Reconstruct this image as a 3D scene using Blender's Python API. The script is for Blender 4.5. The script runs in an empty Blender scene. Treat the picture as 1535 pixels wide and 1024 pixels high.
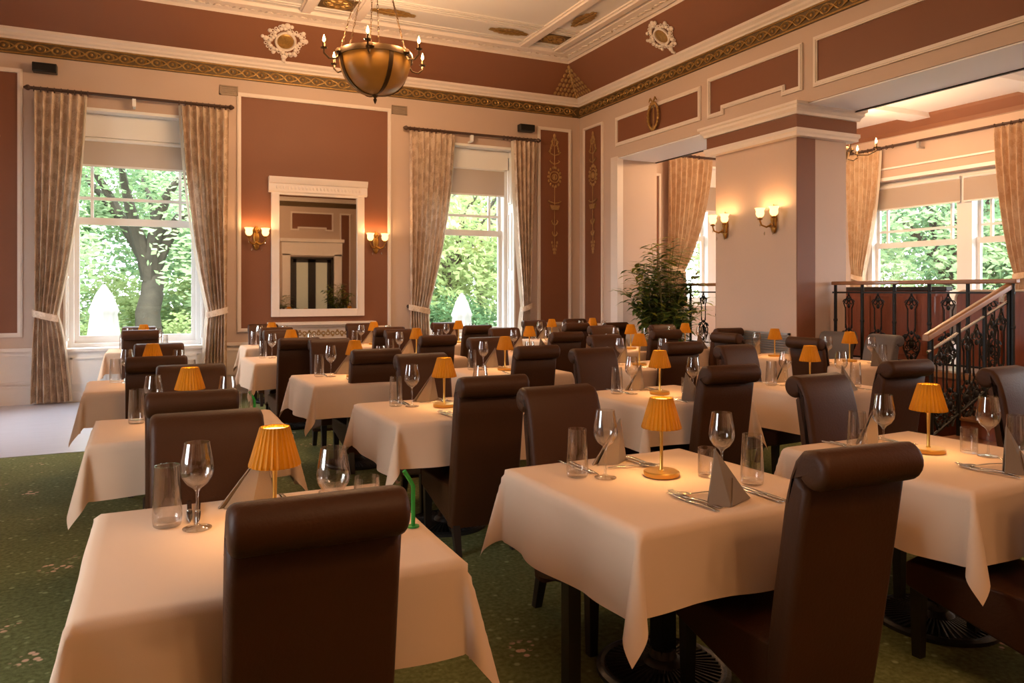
import bpy, bmesh, math, random
from math import sin, cos, pi, radians as R_, sqrt, hypot
from mathutils import Vector, Matrix
random.seed(7)
C = bpy.context.scene.collection
SC = bpy.context.scene

# ------------------------------------------------------------------ camera, sky, sun, exposure
CAM_YAW = R_(25.39)
cd = bpy.data.cameras.new('camera'); cam = bpy.data.objects.new('camera', cd); C.objects.link(cam)
cam.location = (0, 0, 1.5); cam.rotation_euler = (pi / 2, 0, -CAM_YAW)
cd.sensor_width = 36; cd.lens = 1122 * 36 / 1535; cd.shift_y = -76 / 1535; cd.clip_start = 0.05
SC.camera = cam
w = bpy.data.worlds.new('sky'); SC.world = w; w.use_nodes = True
bg = w.node_tree.nodes['Background']
bg.inputs[0].default_value = (0.88, 0.93, 1.0, 1); bg.inputs[1].default_value = 15.0
sd = bpy.data.lights.new('sun', 'SUN'); sun = bpy.data.objects.new('sun', sd); C.objects.link(sun)
sd.energy = 7.0; sd.angle = R_(2); sd.color = (1, .95, .84); sun.rotation_euler = (R_(42), 0, 0)
SC.view_settings.view_transform = 'Standard'; SC.view_settings.look = 'None'
SC.view_settings.exposure = 0.0; SC.view_settings.gamma = 1.0; SC.view_settings.use_curve_mapping = False
SC.cycles.use_denoising = True
SC.cycles.max_bounces = 10; SC.cycles.diffuse_bounces = 5; SC.cycles.transparent_max_bounces = 24
SC.cycles.sample_clamp_indirect = 6
CH_W = 60.0          # watts of one chandelier candle bulb
SCONCE_W = 3.2
LAMP_W = 6.0
WARM = (1.0, 0.60, 0.30)

def portal(loc, rot, sx, sy):
    d = bpy.data.lights.new('window_portal', 'AREA'); d.shape = 'RECTANGLE'; d.size = sx; d.size_y = sy
    d.cycles.is_portal = True
    o = bpy.data.objects.new('window_portal', d); C.objects.link(o); o.location = loc; o.rotation_euler = rot

# ------------------------------------------------------------------ materials
def lin(r, g, b):
    f = lambda c: (c / 255 / 12.92) if c / 255 <= 0.04045 else ((c / 255 + 0.055) / 1.055) ** 2.4
    return (f(r), f(g), f(b))
def mat(name, col, rough=.5, metal=0.0, var=0.0, vscale=8, bump=0.0, bscale=60, spec=.5, coat=0, stretch=None, trans=0):
    m = bpy.data.materials.new(name); m.use_nodes = True
    nt = m.node_tree; b = nt.nodes['Principled BSDF']
    b.inputs['Base Color'].default_value = (*col, 1); b.inputs['Roughness'].default_value = rough
    b.inputs['Metallic'].default_value = metal; b.inputs['Specular IOR Level'].default_value = spec
    b.inputs['Coat Weight'].default_value = coat
    tc = nt.nodes.new('ShaderNodeTexCoord'); vec = tc.outputs['Object']
    if stretch:
        mp = nt.nodes.new('ShaderNodeMapping'); mp.inputs['Scale'].default_value = stretch
        nt.links.new(vec, mp.inputs[0]); vec = mp.outputs[0]
    if var:
        n = nt.nodes.new('ShaderNodeTexNoise'); n.inputs['Scale'].default_value = vscale; n.inputs['Detail'].default_value = 6
        nt.links.new(vec, n.inputs['Vector'])
        mx = nt.nodes.new('ShaderNodeMix'); mx.data_type = 'RGBA'
        mx.inputs[6].default_value = (*[max(0, c * (1 - var)) for c in col], 1)
        mx.inputs[7].default_value = (*[min(1, c * (1 + var)) for c in col], 1)
        nt.links.new(n.outputs['Fac'], mx.inputs[0]); nt.links.new(mx.outputs[2], b.inputs['Base Color'])
    if bump:
        n2 = nt.nodes.new('ShaderNodeTexNoise'); n2.inputs['Scale'].default_value = bscale; n2.inputs['Detail'].default_value = 4
        nt.links.new(vec, n2.inputs['Vector'])
        bp = nt.nodes.new('ShaderNodeBump'); bp.inputs['Strength'].default_value = bump; bp.inputs['Distance'].default_value = .01
        nt.links.new(n2.outputs['Fac'], bp.inputs['Height']); nt.links.new(bp.outputs[0], b.inputs['Normal'])
    if trans:
        t = nt.nodes.new('ShaderNodeBsdfTranslucent'); t.inputs[0].default_value = (*col, 1)
        ms = nt.nodes.new('ShaderNodeMixShader'); ms.inputs[0].default_value = trans
        nt.links.new(b.outputs[0], ms.inputs[1]); nt.links.new(t.outputs[0], ms.inputs[2])
        nt.links.new(ms.outputs[0], nt.nodes['Material Output'].inputs[0])
    return m
def glow(name, col, s):
    m = bpy.data.materials.new(name); m.use_nodes = True; b = m.node_tree.nodes['Principled BSDF']
    b.inputs['Base Color'].default_value = (*col, 1)
    b.inputs['Emission Color'].default_value = (*col, 1); b.inputs['Emission Strength'].default_value = s
    return m
def thin_glass(name, tint=(1, 1, 1), refl=1.0, base=.04):
    m = bpy.data.materials.new(name); m.use_nodes = True; nt = m.node_tree
    nt.nodes.remove(nt.nodes['Principled BSDF'])
    tr = nt.nodes.new('ShaderNodeBsdfTransparent'); tr.inputs[0].default_value = (*tint, 1)
    gl = nt.nodes.new('ShaderNodeBsdfGlossy'); gl.inputs['Roughness'].default_value = .03
    lw = nt.nodes.new('ShaderNodeLayerWeight'); lw.inputs[0].default_value = .35
    mr = nt.nodes.new('ShaderNodeMapRange'); mr.inputs[3].default_value = base; mr.inputs[4].default_value = refl
    nt.links.new(lw.outputs['Facing'], mr.inputs[0])
    ms = nt.nodes.new('ShaderNodeMixShader')
    nt.links.new(mr.outputs[0], ms.inputs[0]); nt.links.new(tr.outputs[0], ms.inputs[1]); nt.links.new(gl.outputs[0], ms.inputs[2])
    nt.links.new(ms.outputs[0], nt.nodes['Material Output'].inputs[0])
    return m

def carpet_mat():
    m = mat('carpet', (.05, .08, .03), .95, spec=.1); nt = m.node_tree; b = nt.nodes['Principled BSDF']
    tc = nt.nodes.new('ShaderNodeTexCoord')
    def noise(s, d=3):
        n = nt.nodes.new('ShaderNodeTexNoise'); n.inputs['Scale'].default_value = s; n.inputs['Detail'].default_value = d
        nt.links.new(tc.outputs['Object'], n.inputs['Vector']); return n
    def mix(f, a, c):
        x = nt.nodes.new('ShaderNodeMix'); x.data_type = 'RGBA'
        nt.links.new(f, x.inputs[0])
        for i, s in ((6, a), (7, c)):
            if isinstance(s, tuple): x.inputs[i].default_value = (*s, 1)
            else: nt.links.new(s, x.inputs[i])
        return x.outputs[2]
    def ramp(f, lo, hi):
        r = nt.nodes.new('ShaderNodeMapRange'); r.inputs[1].default_value = lo; r.inputs[2].default_value = hi
        nt.links.new(f, r.inputs[0]); return r.outputs[0]
    def mul(a, c):
        x = nt.nodes.new('ShaderNodeMath'); x.operation = 'MULTIPLY'; nt.links.new(a, x.inputs[0]); nt.links.new(c, x.inputs[1]); return x.outputs[0]
    def vor(s, rnd=.7):
        v = nt.nodes.new('ShaderNodeTexVoronoi'); v.inputs['Scale'].default_value = s; v.inputs['Randomness'].default_value = rnd
        nt.links.new(tc.outputs['Object'], v.inputs['Vector']); return v
    base = mix(ramp(noise(45).outputs['Fac'], .35, .65), (.095, .105, .034), (.16, .165, .066))
    dots = mul(ramp(vor(17, .9).outputs['Distance'], .26, .14), ramp(noise(9, 1).outputs['Fac'], .45, .55))
    c1 = mix(dots, base, (.27, .29, .13))
    v2 = vor(3.1, .75)
    leaf = mul(ramp(v2.outputs['Distance'], .30, .2), ramp(vor(26, 1).outputs['Distance'], .42, .3))
    leaf = mul(leaf, ramp(noise(14, 2).outputs['Fac'], .38, .46))
    nt.links.new(mix(leaf, c1, (.66, .40, .27)), b.inputs['Base Color'])
    bp = nt.nodes.new('ShaderNodeBump'); bp.inputs['Strength'].default_value = .5; bp.inputs['Distance'].default_value = .006
    nt.links.new(noise(220, 2).outputs['Fac'], bp.inputs['Height']); nt.links.new(bp.outputs[0], b.inputs['Normal'])
    return m
def damask(name, c1, c2, s=9):
    m = mat(name, c1, .75, spec=.25); nt = m.node_tree; b = nt.nodes['Principled BSDF']
    tc = nt.nodes.new('ShaderNodeTexCoord')
    v = nt.nodes.new('ShaderNodeTexVoronoi'); v.inputs['Scale'].default_value = s; v.feature = 'SMOOTH_F1'
    n = nt.nodes.new('ShaderNodeTexNoise'); n.inputs['Scale'].default_value = s * 2.5; n.inputs['Detail'].default_value = 3; n.inputs['Distortion'].default_value = 2
    nt.links.new(tc.outputs['Object'], v.inputs['Vector']); nt.links.new(tc.outputs['Object'], n.inputs['Vector'])
    a = nt.nodes.new('ShaderNodeMath'); a.operation = 'MULTIPLY'
    nt.links.new(v.outputs['Distance'], a.inputs[0]); nt.links.new(n.outputs['Fac'], a.inputs[1])
    r = nt.nodes.new('ShaderNodeMapRange'); r.inputs[1].default_value = .17; r.inputs[2].default_value = .26; nt.links.new(a.outputs[0], r.inputs[0])
    x = nt.nodes.new('ShaderNodeMix'); x.data_type = 'RGBA'; x.inputs[6].default_value = (*c1, 1); x.inputs[7].default_value = (*c2, 1)
    nt.links.new(r.outputs[0], x.inputs[0]); nt.links.new(x.outputs[2], b.inputs['Base Color'])
    t = nt.nodes.new('ShaderNodeBsdfTranslucent'); nt.links.new(x.outputs[2], t.inputs[0])
    ms = nt.nodes.new('ShaderNodeMixShader'); ms.inputs[0].default_value = .12
    nt.links.new(b.outputs[0], ms.inputs[1]); nt.links.new(t.outputs[0], ms.inputs[2])
    nt.links.new(ms.outputs[0], nt.nodes['Material Output'].inputs[0])
    return m

M = dict(
    wall=mat('cream_wall', (.52, .385, .31), .6, var=.05, vscale=1.5, bump=.05, bscale=30),
    panel=mat('terracotta_panel', (.180, .063, .027), .6, var=.06, vscale=1.2),
    cove=mat('brown_cove', (.20, .076, .034), .6, var=.08, vscale=1.0),
    white=mat('white_paint', (.72, .62, .56), .4, var=.03),
    winwhite=mat('window_paint', (.80, .79, .78), .35),
    ceil=mat('ceiling_paint', (.64, .59, .56), .6), ceilw=mat('ceiling_white', (.86, .83, .81), .6), soffit=mat('soffit_white', (.90, .90, .94), .5),
    gold=mat('gilding', (.33, .19, .055), .38, .55, var=.5, vscale=30, bump=.3, bscale=40),
    goldback=mat('gilding_dark', (.105, .062, .022), .5, .2, var=.5, vscale=40),
    goldpaint=mat('gold_paint', (.36, .21, .08), .45, .3, var=.4, vscale=25),
    carpet=carpet_mat(),
    woodfloor=mat('pale_floor', (.46, .45, .52), .3, var=.12, vscale=3, stretch=(1, 6, 1)),
    leather=mat('brown_leather', (.056, .019, .006), .50, bump=.12, bscale=90, spec=.2, var=.15, vscale=5),
    greyleather=mat('grey_leather', (.10, .085, .085), .5, bump=.1, bscale=90, spec=.4),
    darkwood=mat('dark_wood', (.018, .011, .008), .4, var=.3, vscale=12),
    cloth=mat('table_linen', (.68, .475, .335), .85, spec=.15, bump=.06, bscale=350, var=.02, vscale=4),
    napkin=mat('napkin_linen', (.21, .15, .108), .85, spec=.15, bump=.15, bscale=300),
    steel=mat('steel', (.55, .52, .48), .22, 1.0),
    iron=mat('black_iron', (.018, .016, .015), .42, .6),
    castiron=mat('cast_iron', (.055, .05, .047), .4, .75, bump=.2),
    brass=mat('lamp_gold', (.72, .42, .10), .28, .9),
    shade=mat('pleated_shade', (.36, .138, .003), .55, trans=.035, spec=.15),
    shadetop=glow('lamp_diffuser', (1, .78, .36), 2.2),
    glass=thin_glass('clear_glass', (.97, .96, .95), .75, .05),
    greenglass=mat('green_glass', (.03, .32, .05), .15, trans=.3),
    pane=thin_glass('window_pane', (.97, .99, .98), .25, .02),
    curtain=damask('damask_curtain', (.56, .42, .315), (.74, .60, .48)),
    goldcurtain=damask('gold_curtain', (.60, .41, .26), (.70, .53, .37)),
    lining=mat('curtain_lining', (.68, .60, .50), .8, trans=.3),
    blind=mat('blind_cloth', (.55, .45, .375), .8, trans=.25),
    rod=mat('curtain_rod_wood', (.055, .026, .016), .4),
    black=mat('black_plastic', (.012, .011, .011), .45),
    ventgrey=mat('vent_metal', (.30, .22, .16), .5, .3),
    silvervent=mat('vent_silver', (.42, .40, .38), .35, .6),
    mirror=mat('mirror_silver', (.80, .76, .72), .015, 1.0),
    bronze=mat('bronze', (.075, .042, .018), .38, .8),
    sconcegold=mat('sconce_gilt', (.36, .17, .035), .35, .85),
    amber=mat('amber_glass', (.19, .092, .016), .3, trans=.10, coat=.3),
    flame=glow('candle_bulb', (1, .70, .28), 28),
    tulip=glow('frosted_tulip', (1, .66, .26), 2.3),
    crystal=thin_glass('crystal', (.9, .88, .85), .9, .2),
    mahogany=mat('mahogany', (.235, .062, .026), .35, var=.35, vscale=5, stretch=(6, 6, 1), coat=.2),
    rail=mat('oak_handrail', (.30, .135, .055), .33, var=.25, vscale=6, coat=.3),
    piping=mat('cream_piping', (.62, .52, .44), .6),
    leaf=mat('palm_leaf', (.10, .15, .025), .45, var=.5, vscale=6, trans=.25),
    leafy=mat('palm_leaf_yellow', (.27, .27, .035), .45, var=.4, vscale=6, trans=.25),
    stem=mat('palm_stem', (.16, .13, .03), .6),
    pot=mat('planter', (.06, .045, .035), .5), soil=mat('soil', (.02, .014, .01), .9),
    bark=mat('bark', (.045, .036, .024), .9, var=.4, vscale=6, bump=.8, bscale=14),
    tleaf=mat('tree_leaf', (.21, .30, .14), .6, var=.45, vscale=1.2, trans=.45, spec=.2),
    tleafd=mat('tree_leaf_dark', (.13, .23, .11), .6, var=.45, vscale=1.2, trans=.4, spec=.2),
    tleafy=mat('tree_leaf_lime', (.31, .38, .16), .6, var=.4, vscale=1.2, trans=.45, spec=.2),
    grass=mat('lawn', (.07, .085, .045), .9, var=.4, vscale=3),
    canvas=mat('parasol_canvas', (.36, .35, .33), .8, trans=.1),
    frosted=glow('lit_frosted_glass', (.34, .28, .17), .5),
)

# ------------------------------------------------------------------ mesh builder
class MB:
    def __init__(s): s.v = []; s.f = []; s.mi = []
    def add(s, vs, fs, m=0, X=None):
        o = len(s.v)
        s.v += [tuple(X @ Vector(p)) if X else tuple(p) for p in vs]
        s.f += [tuple(i + o for i in f) for f in fs]; s.mi += [m] * len(fs)
        return s
    def box(s, x0, y0, z0, x1, y1, z1, m=0, X=None):
        vs = [(x, y, z) for z in (z0, z1) for y in (y0, y1) for x in (x0, x1)]
        return s.add(vs, [(0, 2, 3, 1), (4, 5, 7, 6), (0, 1, 5, 4), (2, 6, 7, 3), (0, 4, 6, 2), (1, 3, 7, 5)], m, X)
    def prism(s, poly, a0, a1, axis='x', m=0, X=None):
        n = len(poly)
        def P(p, a): return {'x': (a, p[0], p[1]), 'y': (p[0], a, p[1]), 'z': (p[0], p[1], a)}[axis]
        vs = [P(p, a0) for p in poly] + [P(p, a1) for p in poly]
        fs = [(i, (i + 1) % n, n + (i + 1) % n, n + i) for i in range(n)] + [tuple(range(n - 1, -1, -1)), tuple(range(n, 2 * n))]
        return s.add(vs, fs, m, X)
    def lathe(s, prof, n=20, m=0, X=None, mod=None):
        vs = []; fs = []
        for (r, z) in prof:
            for k in range(n):
                a = 2 * pi * k / n; q = r * (mod(k, z) if mod else 1); vs.append((q * cos(a), q * sin(a), z))
        for i in range(len(prof) - 1):
            for k in range(n):
                a, b = i * n + k, i * n + (k + 1) % n
                fs.append((a, b, b + n, a + n))
        if prof[0][0] > 0 and prof[0][0] < 1e-3: pass
        return s.add(vs, fs, m, X)
    def disc(s, r, z, n=20, m=0, X=None):
        return s.add([(r * cos(2 * pi * k / n), r * sin(2 * pi * k / n), z) for k in range(n)], [tuple(range(n))], m, X)
    def tube(s, pts, r, n=8, m=0, X=None):
        pts = [Vector(p) for p in pts]; L = len(pts); rr = r if isinstance(r, (list, tuple)) else [r] * L
        vs = []; fs = []
        t = (pts[1] - pts[0]).normalized()
        u = t.orthogonal().normalized()
        for i, p in enumerate(pts):
            d = (pts[min(i + 1, L - 1)] - pts[max(i - 1, 0)])
            if d.length > 1e-9: t = d.normalized()
            u = (u - t * u.dot(t))
            u = u.normalized() if u.length > 1e-6 else t.orthogonal().normalized()
            b = t.cross(u)
            for k in range(n):
                a = 2 * pi * k / n; vs.append(p + (u * cos(a) + b * sin(a)) * rr[i])
        for i in range(L - 1):
            for k in range(n):
                a, c = i * n + k, i * n + (k + 1) % n; fs.append((a, c, c + n, a + n))
        fs += [tuple(range(n - 1, -1, -1)), tuple(range((L - 1) * n, L * n))]
        return s.add(vs, fs, m, X)
    def torus(s, Rr, r, n=12, k=5, m=0, X=None, sq=1.0):
        vs = []; fs = []
        for i in range(n):
            a = 2 * pi * i / n
            for j in range(k):
                b = 2 * pi * j / k; q = Rr + r * cos(b); vs.append((q * cos(a) * sq, q * sin(a), r * sin(b)))
        for i in range(n):
            for j in range(k):
                fs.append((i * k + j, ((i + 1) % n) * k + j, ((i + 1) % n) * k + (j + 1) % k, i * k + (j + 1) % k))
        return s.add(vs, fs, m, X)
    def ell(s, c, rx, ry, rz, n=8, k=5, m=0, X=None):
        prof = [(max(1e-4, sin(pi * i / k)), -cos(pi * i / k)) for i in range(k + 1)]
        T = Matrix.Translation(c) @ Matrix.Diagonal((rx, ry, rz, 1))
        return s.lathe(prof, n, m, (X @ T) if X else T)
    def grid(s, fn, nu, nv, m=0, X=None):
        vs = [fn(i / nu, j / nv) for j in range(nv + 1) for i in range(nu + 1)]; q = nu + 1
        fs = [(j * q + i, j * q + i + 1, (j + 1) * q + i + 1, (j + 1) * q + i) for j in range(nv) for i in range(nu)]
        return s.add(vs, fs, m, X)
    def build(s, name, mats, parent=None, smooth=True, sharp=35, bevel=0, solid=0, kind=None, recalc=True, segs=2):
        me = bpy.data.meshes.new(name); me.from_pydata(s.v, [], s.f)
        for m in (mats if isinstance(mats, (list, tuple)) else [mats]): me.materials.append(M[m])
        me.polygons.foreach_set('material_index', s.mi)
        if recalc:
            bm = bmesh.new(); bm.from_mesh(me); bmesh.ops.recalc_face_normals(bm, faces=bm.faces); bm.to_mesh(me); bm.free()
        if smooth:
            me.polygons.foreach_set('use_smooth', [True] * len(me.polygons)); me.set_sharp_from_angle(angle=R_(sharp))
        me.update()
        o = bpy.data.objects.new(name, me); C.objects.link(o)
        if parent: o.parent = parent
        if bevel:
            b = o.modifiers.new('bevel', 'BEVEL'); b.width = bevel; b.segments = segs; b.limit_method = 'ANGLE'; b.harden_normals = True
        if solid:
            b = o.modifiers.new('solid', 'SOLIDIFY'); b.thickness = solid
        if kind: o['kind'] = kind
        return o
def T(x, y, z, rz=0, rx=0, ry=0, s=1):
    return Matrix.Translation((x, y, z)) @ Matrix.Rotation(rz, 4, 'Z') @ Matrix.Rotation(ry, 4, 'Y') @ Matrix.Rotation(rx, 4, 'X') @ Matrix.Scale(s, 4)
def thing(name, label, cat, loc=(0, 0, 0), rz=0, group=None):
    o = bpy.data.objects.new(name, None); C.objects.link(o); o.empty_display_size = .1
    o.location = loc; o.rotation_euler = (0, 0, rz); return tag(o, label, cat, group)
def tag(o, label, cat, group=None):
    o['label'] = label; o['category'] = cat
    if group: o['group'] = group
    return o
def kids(o): return [x for x in o.children]
def dup(root, loc, rz, label):
    r = root.copy(); C.objects.link(r); r.location = loc; r.rotation_euler = (0, 0, rz); r['label'] = label
    for ch in kids(root):
        c = ch.copy(); C.objects.link(c); c.parent = r
        for g in kids(ch):
            d = g.copy(); C.objects.link(d); d.parent = c
    return r
def plight(name, loc, W, col, r=.02, parent=None):
    d = bpy.data.lights.new(name, 'POINT'); d.energy = W; d.color = col; d.shadow_soft_size = r
    o = bpy.data.objects.new(name, d); C.objects.link(o); o.location = loc
    if parent: o.parent = parent
    return o

# ------------------------------------------------------------------ room shell
XL, XR, YB, YF = -2.5, 6.87, 11.64, -5.0          # main room
XO, XW, ZD = 7.70, 12.0, 0.66                     # outer face of arcade, window wall of the raised area, its floor
ZC = 5.47
fl = MB(); fl.box(XL - .3, YF - .3, -.15, 7.34, YB + .05, 0); fl.build('floor', 'carpet', kind='structure', smooth=False)
wf = MB(); wf.box(XL, 8.02, 0.0, .32, YB, .004); wf.build('floor_boards', 'woodfloor', kind='structure', smooth=False)

def wall_with_openings(name, u0, u1, z0, z1, th, ops, X, m='wall'):
    mb = MB(); cur = u0
    for (a, b, c, d) in sorted(ops):
        mb.box(cur, 0, z0, a, th, z1, 0, X); mb.box(a, 0, z0, b, th, c, 0, X); mb.box(a, 0, d, b, th, z1, 0, X); cur = b
    mb.box(cur, 0, z0, u1, th, z1, 0, X)
    return mb.build(name, m, kind='structure', smooth=False)
W1 = (-1.13, .62, .70, 3.99); W2 = (3.90, 5.58, .70, 3.96); W3 = (8.95, 11.3, 1.2, 3.95)
X_back = T(0, YB, 0); X_right = T(XW, 0, 0, -pi / 2); X_left = T(XL, 0, 0, pi / 2); X_front = T(0, YF, 0, pi)
wall_with_openings('wall_back', XL - .4, XW + .4, -.1, 5.9, .48, [W1, W2, W3], X_back)
WA = (-9.95, -6.75, 1.35, 3.5); WB_ADDED = (-3.0, 0.0, 1.35, 3.5); WC_ADDED = (-6.3, -3.5, 1.35, 3.5)  # last two openings are out of view, added for daylight in the raised area
wall_with_openings('wall_right', -YB, 5.0, -.1, 5.9, .48, [WA, WB_ADDED, WC_ADDED], X_right)
WL1_ADDED = (8.5, 10.2, .70, 3.99); WL2_ADDED = (1.6, 3.3, .70, 3.5)  # unseen left windows, added to throw daylight on the floor and cloths
wall_with_openings('wall_left', YF - .4, YB + .1, -.1, 5.9, .48, [WL1_ADDED, WL2_ADDED], X_left)
wall_with_openings('wall_front', -XW - .4, 2.9, -.1, 5.9, .3, [(-5.98, -4.42, -.1, 2.75)], X_front)

def sweep(name, prof, mats, mi=None, smooth=True, x1=XR):
    mb = MB()
    ring = lambda o, z: [(XL + o, YF + o, z), (x1 - o, YF + o, z), (x1 - o, YB - o, z), (XL + o, YB - o, z)]
    for i in range(len(prof) - 1):
        a, b = ring(*prof[i]), ring(*prof[i + 1])
        for k in range(4):
            q = (k + 1) % 4; mb.add([a[k], a[q], b[q], b[k]], [(0, 1, 2, 3)], mi[i] if mi else 0)
    return mb.build(name, mats, kind='structure', smooth=False, recalc=False)
sweep('trim_1', [(0, 4.60), (.022, 4.60), (.022, 4.79)], 'goldback')
sweep('trim_2', [(.0, 4.785), (.05, 4.785), (.05, 4.81), (.075, 4.83), (.075, 4.86), (.11, 4.89), (.11, 4.925)], 'white')
cov = [(.11 + .43 * (i / 6), 4.925 + .435 * (i / 6) ** 1.06) for i in range(7)]
sweep('trim_3', cov, 'cove')
sweep('trim_4', [(.54, 5.36), (.545, 5.41), (.60, 5.385), (.66, 5.41), (.80, 5.425), (.82, 5.46), (.83, ZC)], 'white')
cl = MB(); cl.box(XL + .5, YF + .5, ZC, XR - .5, YB - .5, ZC + .2); cl.box(XL - .4, YF - .4, 5.75, XW + .4, YB + .4, 5.95)
cl.build('ceiling', 'ceil', kind='structure', smooth=False)

# gilded frieze relief: interlaced rings and leaves along the back and right walls
fz = MB()
def frieze(X, L, step=.20):
    n = int(L / step)
    for i in range(n):
        u = (i + .5) * step
        fz.torus(.050, .011, 12, 4, 0, X @ T(u, 0, 4.695, 0, pi / 2), 1.25)
        fz.ell((u, -.008, 4.695), .022, .014, .022, 6, 4, 0, X)
        for s in (-1, 1):
            fz.tube([(u + .10 - .085 * 1, -.004, 4.695 + s * .055), (u + .10, -.014, 4.695 + s * .02), (u + .185, -.004, 4.695 - s * .055)], [.006, .012, .006], 4, 0, X)
            fz.box(u - step / 2, -.012, 4.695 + s * .082 - .008, u + step / 2, 0, 4.695 + s * .082 + .008, 0, X)
frieze(T(XL, YB - .022, 0), XR - XL); frieze(T(XR - .022, YB, 0, -pi / 2), YB - 3.0)
fz.build('trim_5', 'gold', kind='structure', sharp=50)

# carved scroll relief on the ceiling border
cr = MB()
def carve(X, L, step=.17):
    for i in range(int(L / step)):
        u = (i + .5) * step; s = 1 if i % 2 else -1
        pts = [(u - .09 + .012 * k, -.012, .04 * s * sin(k * .52)) for k in range(15)]
        cr.tube(pts, [.006 + .008 * sin(pi * k / 14) for k in range(15)], 4, 0, X)
        cr.torus(.024, .009, 8, 4, 0, X @ T(u, -.01, -.02 * s, 0, pi / 2))
carve(Matrix.Translation((XL + .6, YB - .68, 5.395)) @ Matrix.Rotation(R_(-80), 4, 'X'), XR - XL - 1.2)
carve(Matrix.Translation((XR - .68, YB - .6, 5.395)) @ Matrix.Rotation(-pi / 2, 4, 'Z') @ Matrix.Rotation(R_(-80), 4, 'X'), YB - 4)
cr.build('trim_6', 'white', kind='structure', sharp=50)

# ceiling ribs, mouldings and gilt ornaments
rb = MB()
for xx, wd in ((5.33, .13), (5.93, .10), (2.62, .12), (1.90, .12), (-.75, .12), (-1.52, .10)):
    rb.box(xx - wd / 2, YF + .9, ZC - .055, xx + wd / 2, YB - .86, ZC)
    rb.box(xx - wd / 2 - .03, YF + .9, ZC - .025, xx + wd / 2 + .03, YB - .86, ZC)
rb.build('ceiling_ribs', 'white', kind='structure', smooth=False)
rl = MB()
for yy, ww in ((9.92, .02), (9.98, .03), (10.05, .03), (10.12, .02), (10.62, .03), (10.69, .02)):
    rl.box(XL + .9, yy - ww / 2, ZC - .02, XR - .9, yy + ww / 2, ZC)
rl.build('ceiling_mouldings', 'ceil', kind='structure', smooth=False)
orn_kind = 'gilt ceiling ornaments'
def leafspray(mb, L, W, n, m=0, X=None):
    for i in range(n):
        f = (i + .5) / n; x = (f - .5) * L; ww = W * sin(pi * f) ** .7
        for s in (-1, 1):
            mb.ell((x, s * ww * .42, 0), L / n * .75, ww * .42, .012, 6, 4, m, X)
    mb.tube([(-L / 2, 0, 0), (0, 0, .012), (L / 2, 0, 0)], [.006, .016, .006], 5, m, X)
for i, (x, y, rz, L, lab) in enumerate((
        (4.86, 10.36, 0, .62, 'gilt leaf spray on the ceiling, left of the corner square'),
        (5.63, 9.42, pi / 2, .62, 'gilt leaf spray on the ceiling, nearer than the corner square'),
        (3.05, 10.36, 0, .62, 'gilt leaf spray on the ceiling above the chandelier chains'))):
    mb = MB(); leafspray(mb, L, .17, 7); o = mb.build('ceiling_ornament', 'gold'); o.location = (x, y, ZC - .012); o.rotation_euler = (pi, 0, rz)
    tag(o, lab, 'ornament', orn_kind)
for i, (x, y, lab) in enumerate(((5.63, 10.36, 'square gilt plaque in the ceiling corner compartment'), (2.26, 10.36, 'square gilt plaque between two white ceiling ribs above the chandelier'))):
    mb = MB(); mb.box(-.24, -.2, 0, .24, .2, .012)
    for q in range(8):
        a = q * pi / 4; mb.ell((.12 * cos(a), .1 * sin(a), .015), .06, .035, .02, 6, 4, 1, Matrix.Rotation(0, 4, 'Z'))
    mb.torus(.05, .014, 12, 5, 1, T(0, 0, .015)); mb.torus(.17, .01, 16, 4, 1, T(0, 0, .014), 1.15)
    o = mb.build('ceiling_plaque', ['goldback', 'gold']); o.location = (x, y, ZC - .002); o.rotation_euler = (pi, 0, 0)
    tag(o, lab, 'ornament', orn_kind)

# ---- framed wall panels (white moulding round a painted field)
tn = [10]
def panel(X, u0, u1, z0, z1, fw=.055, field='panel', notch=None):
    mb = MB(); tn[0] += 1
    if notch:       # stepped lower corners
        a, h = notch
        pl = [(u0, z0), (u0 + a, z0), (u0 + a, z0 + h), (u1 - a, z0 + h), (u1 - a, z0), (u1, z0), (u1, z1), (u0, z1)]
        mb.box(u0, -.006, z0 + h, u1, 0, z1, 1, X); mb.box(u0, -.006, z0, u0 + a, 0, z0 + h, 1, X); mb.box(u1 - a, -.006, z0, u1, 0, z0 + h, 1, X)
        segs = list(zip(pl, pl[1:] + pl[:1]))
    else:
        mb.box(u0, -.006, z0, u1, 0, z1, 1, X)
        pl = [(u0, z0), (u1, z0), (u1, z1), (u0, z1)]; segs = list(zip(pl, pl[1:] + pl[:1]))
    for (a, b) in segs:
        h = fw / 2
        x0, x1 = min(a[0], b[0]), max(a[0], b[0]); y0, y1 = min(a[1], b[1]), max(a[1], b[1])
        ver = x0 == x1; g = h * .45
        mb.box(x0 - h, -.026, y0 + (h if ver else -h), x1 + h, 0, y1 - (h if ver else -h), 0, X)
        mb.box(x0 - g, -.036, y0 + (g if ver else -g), x1 + g, -.0265, y1 - (g if ver else -g), 0, X)
    return mb.build(f'trim_{tn[0]}', ['white', field], kind='structure', smooth=False)
panel(X_back, 1.09, 3.35, .92, 4.38)
panel(X_back, -2.35, -1.62, .92, 4.38)
panel(X_back, 6.04, 6.66, .92, 4.35)
XA = T(XR, 0, 0, -pi / 2)          # arcade wall, u = -Y
panel(XA, -11.46, -10.86, .92, 4.36, .045)
panel(XA, -10.42, -8.33, 3.91, 4.33)
panel(XA, -8.13, -6.51, 3.89, 4.39, .055, 'panel', (.27, .075))
panel(XA, -6.29, -1.2, 3.88, 4.40)
panel(XA, -1.0, .6, 3.89, 4.39, .055, 'panel', (.27, .075)); panel(XA, .8, 4.8, 3.91, 4.33)
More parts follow.
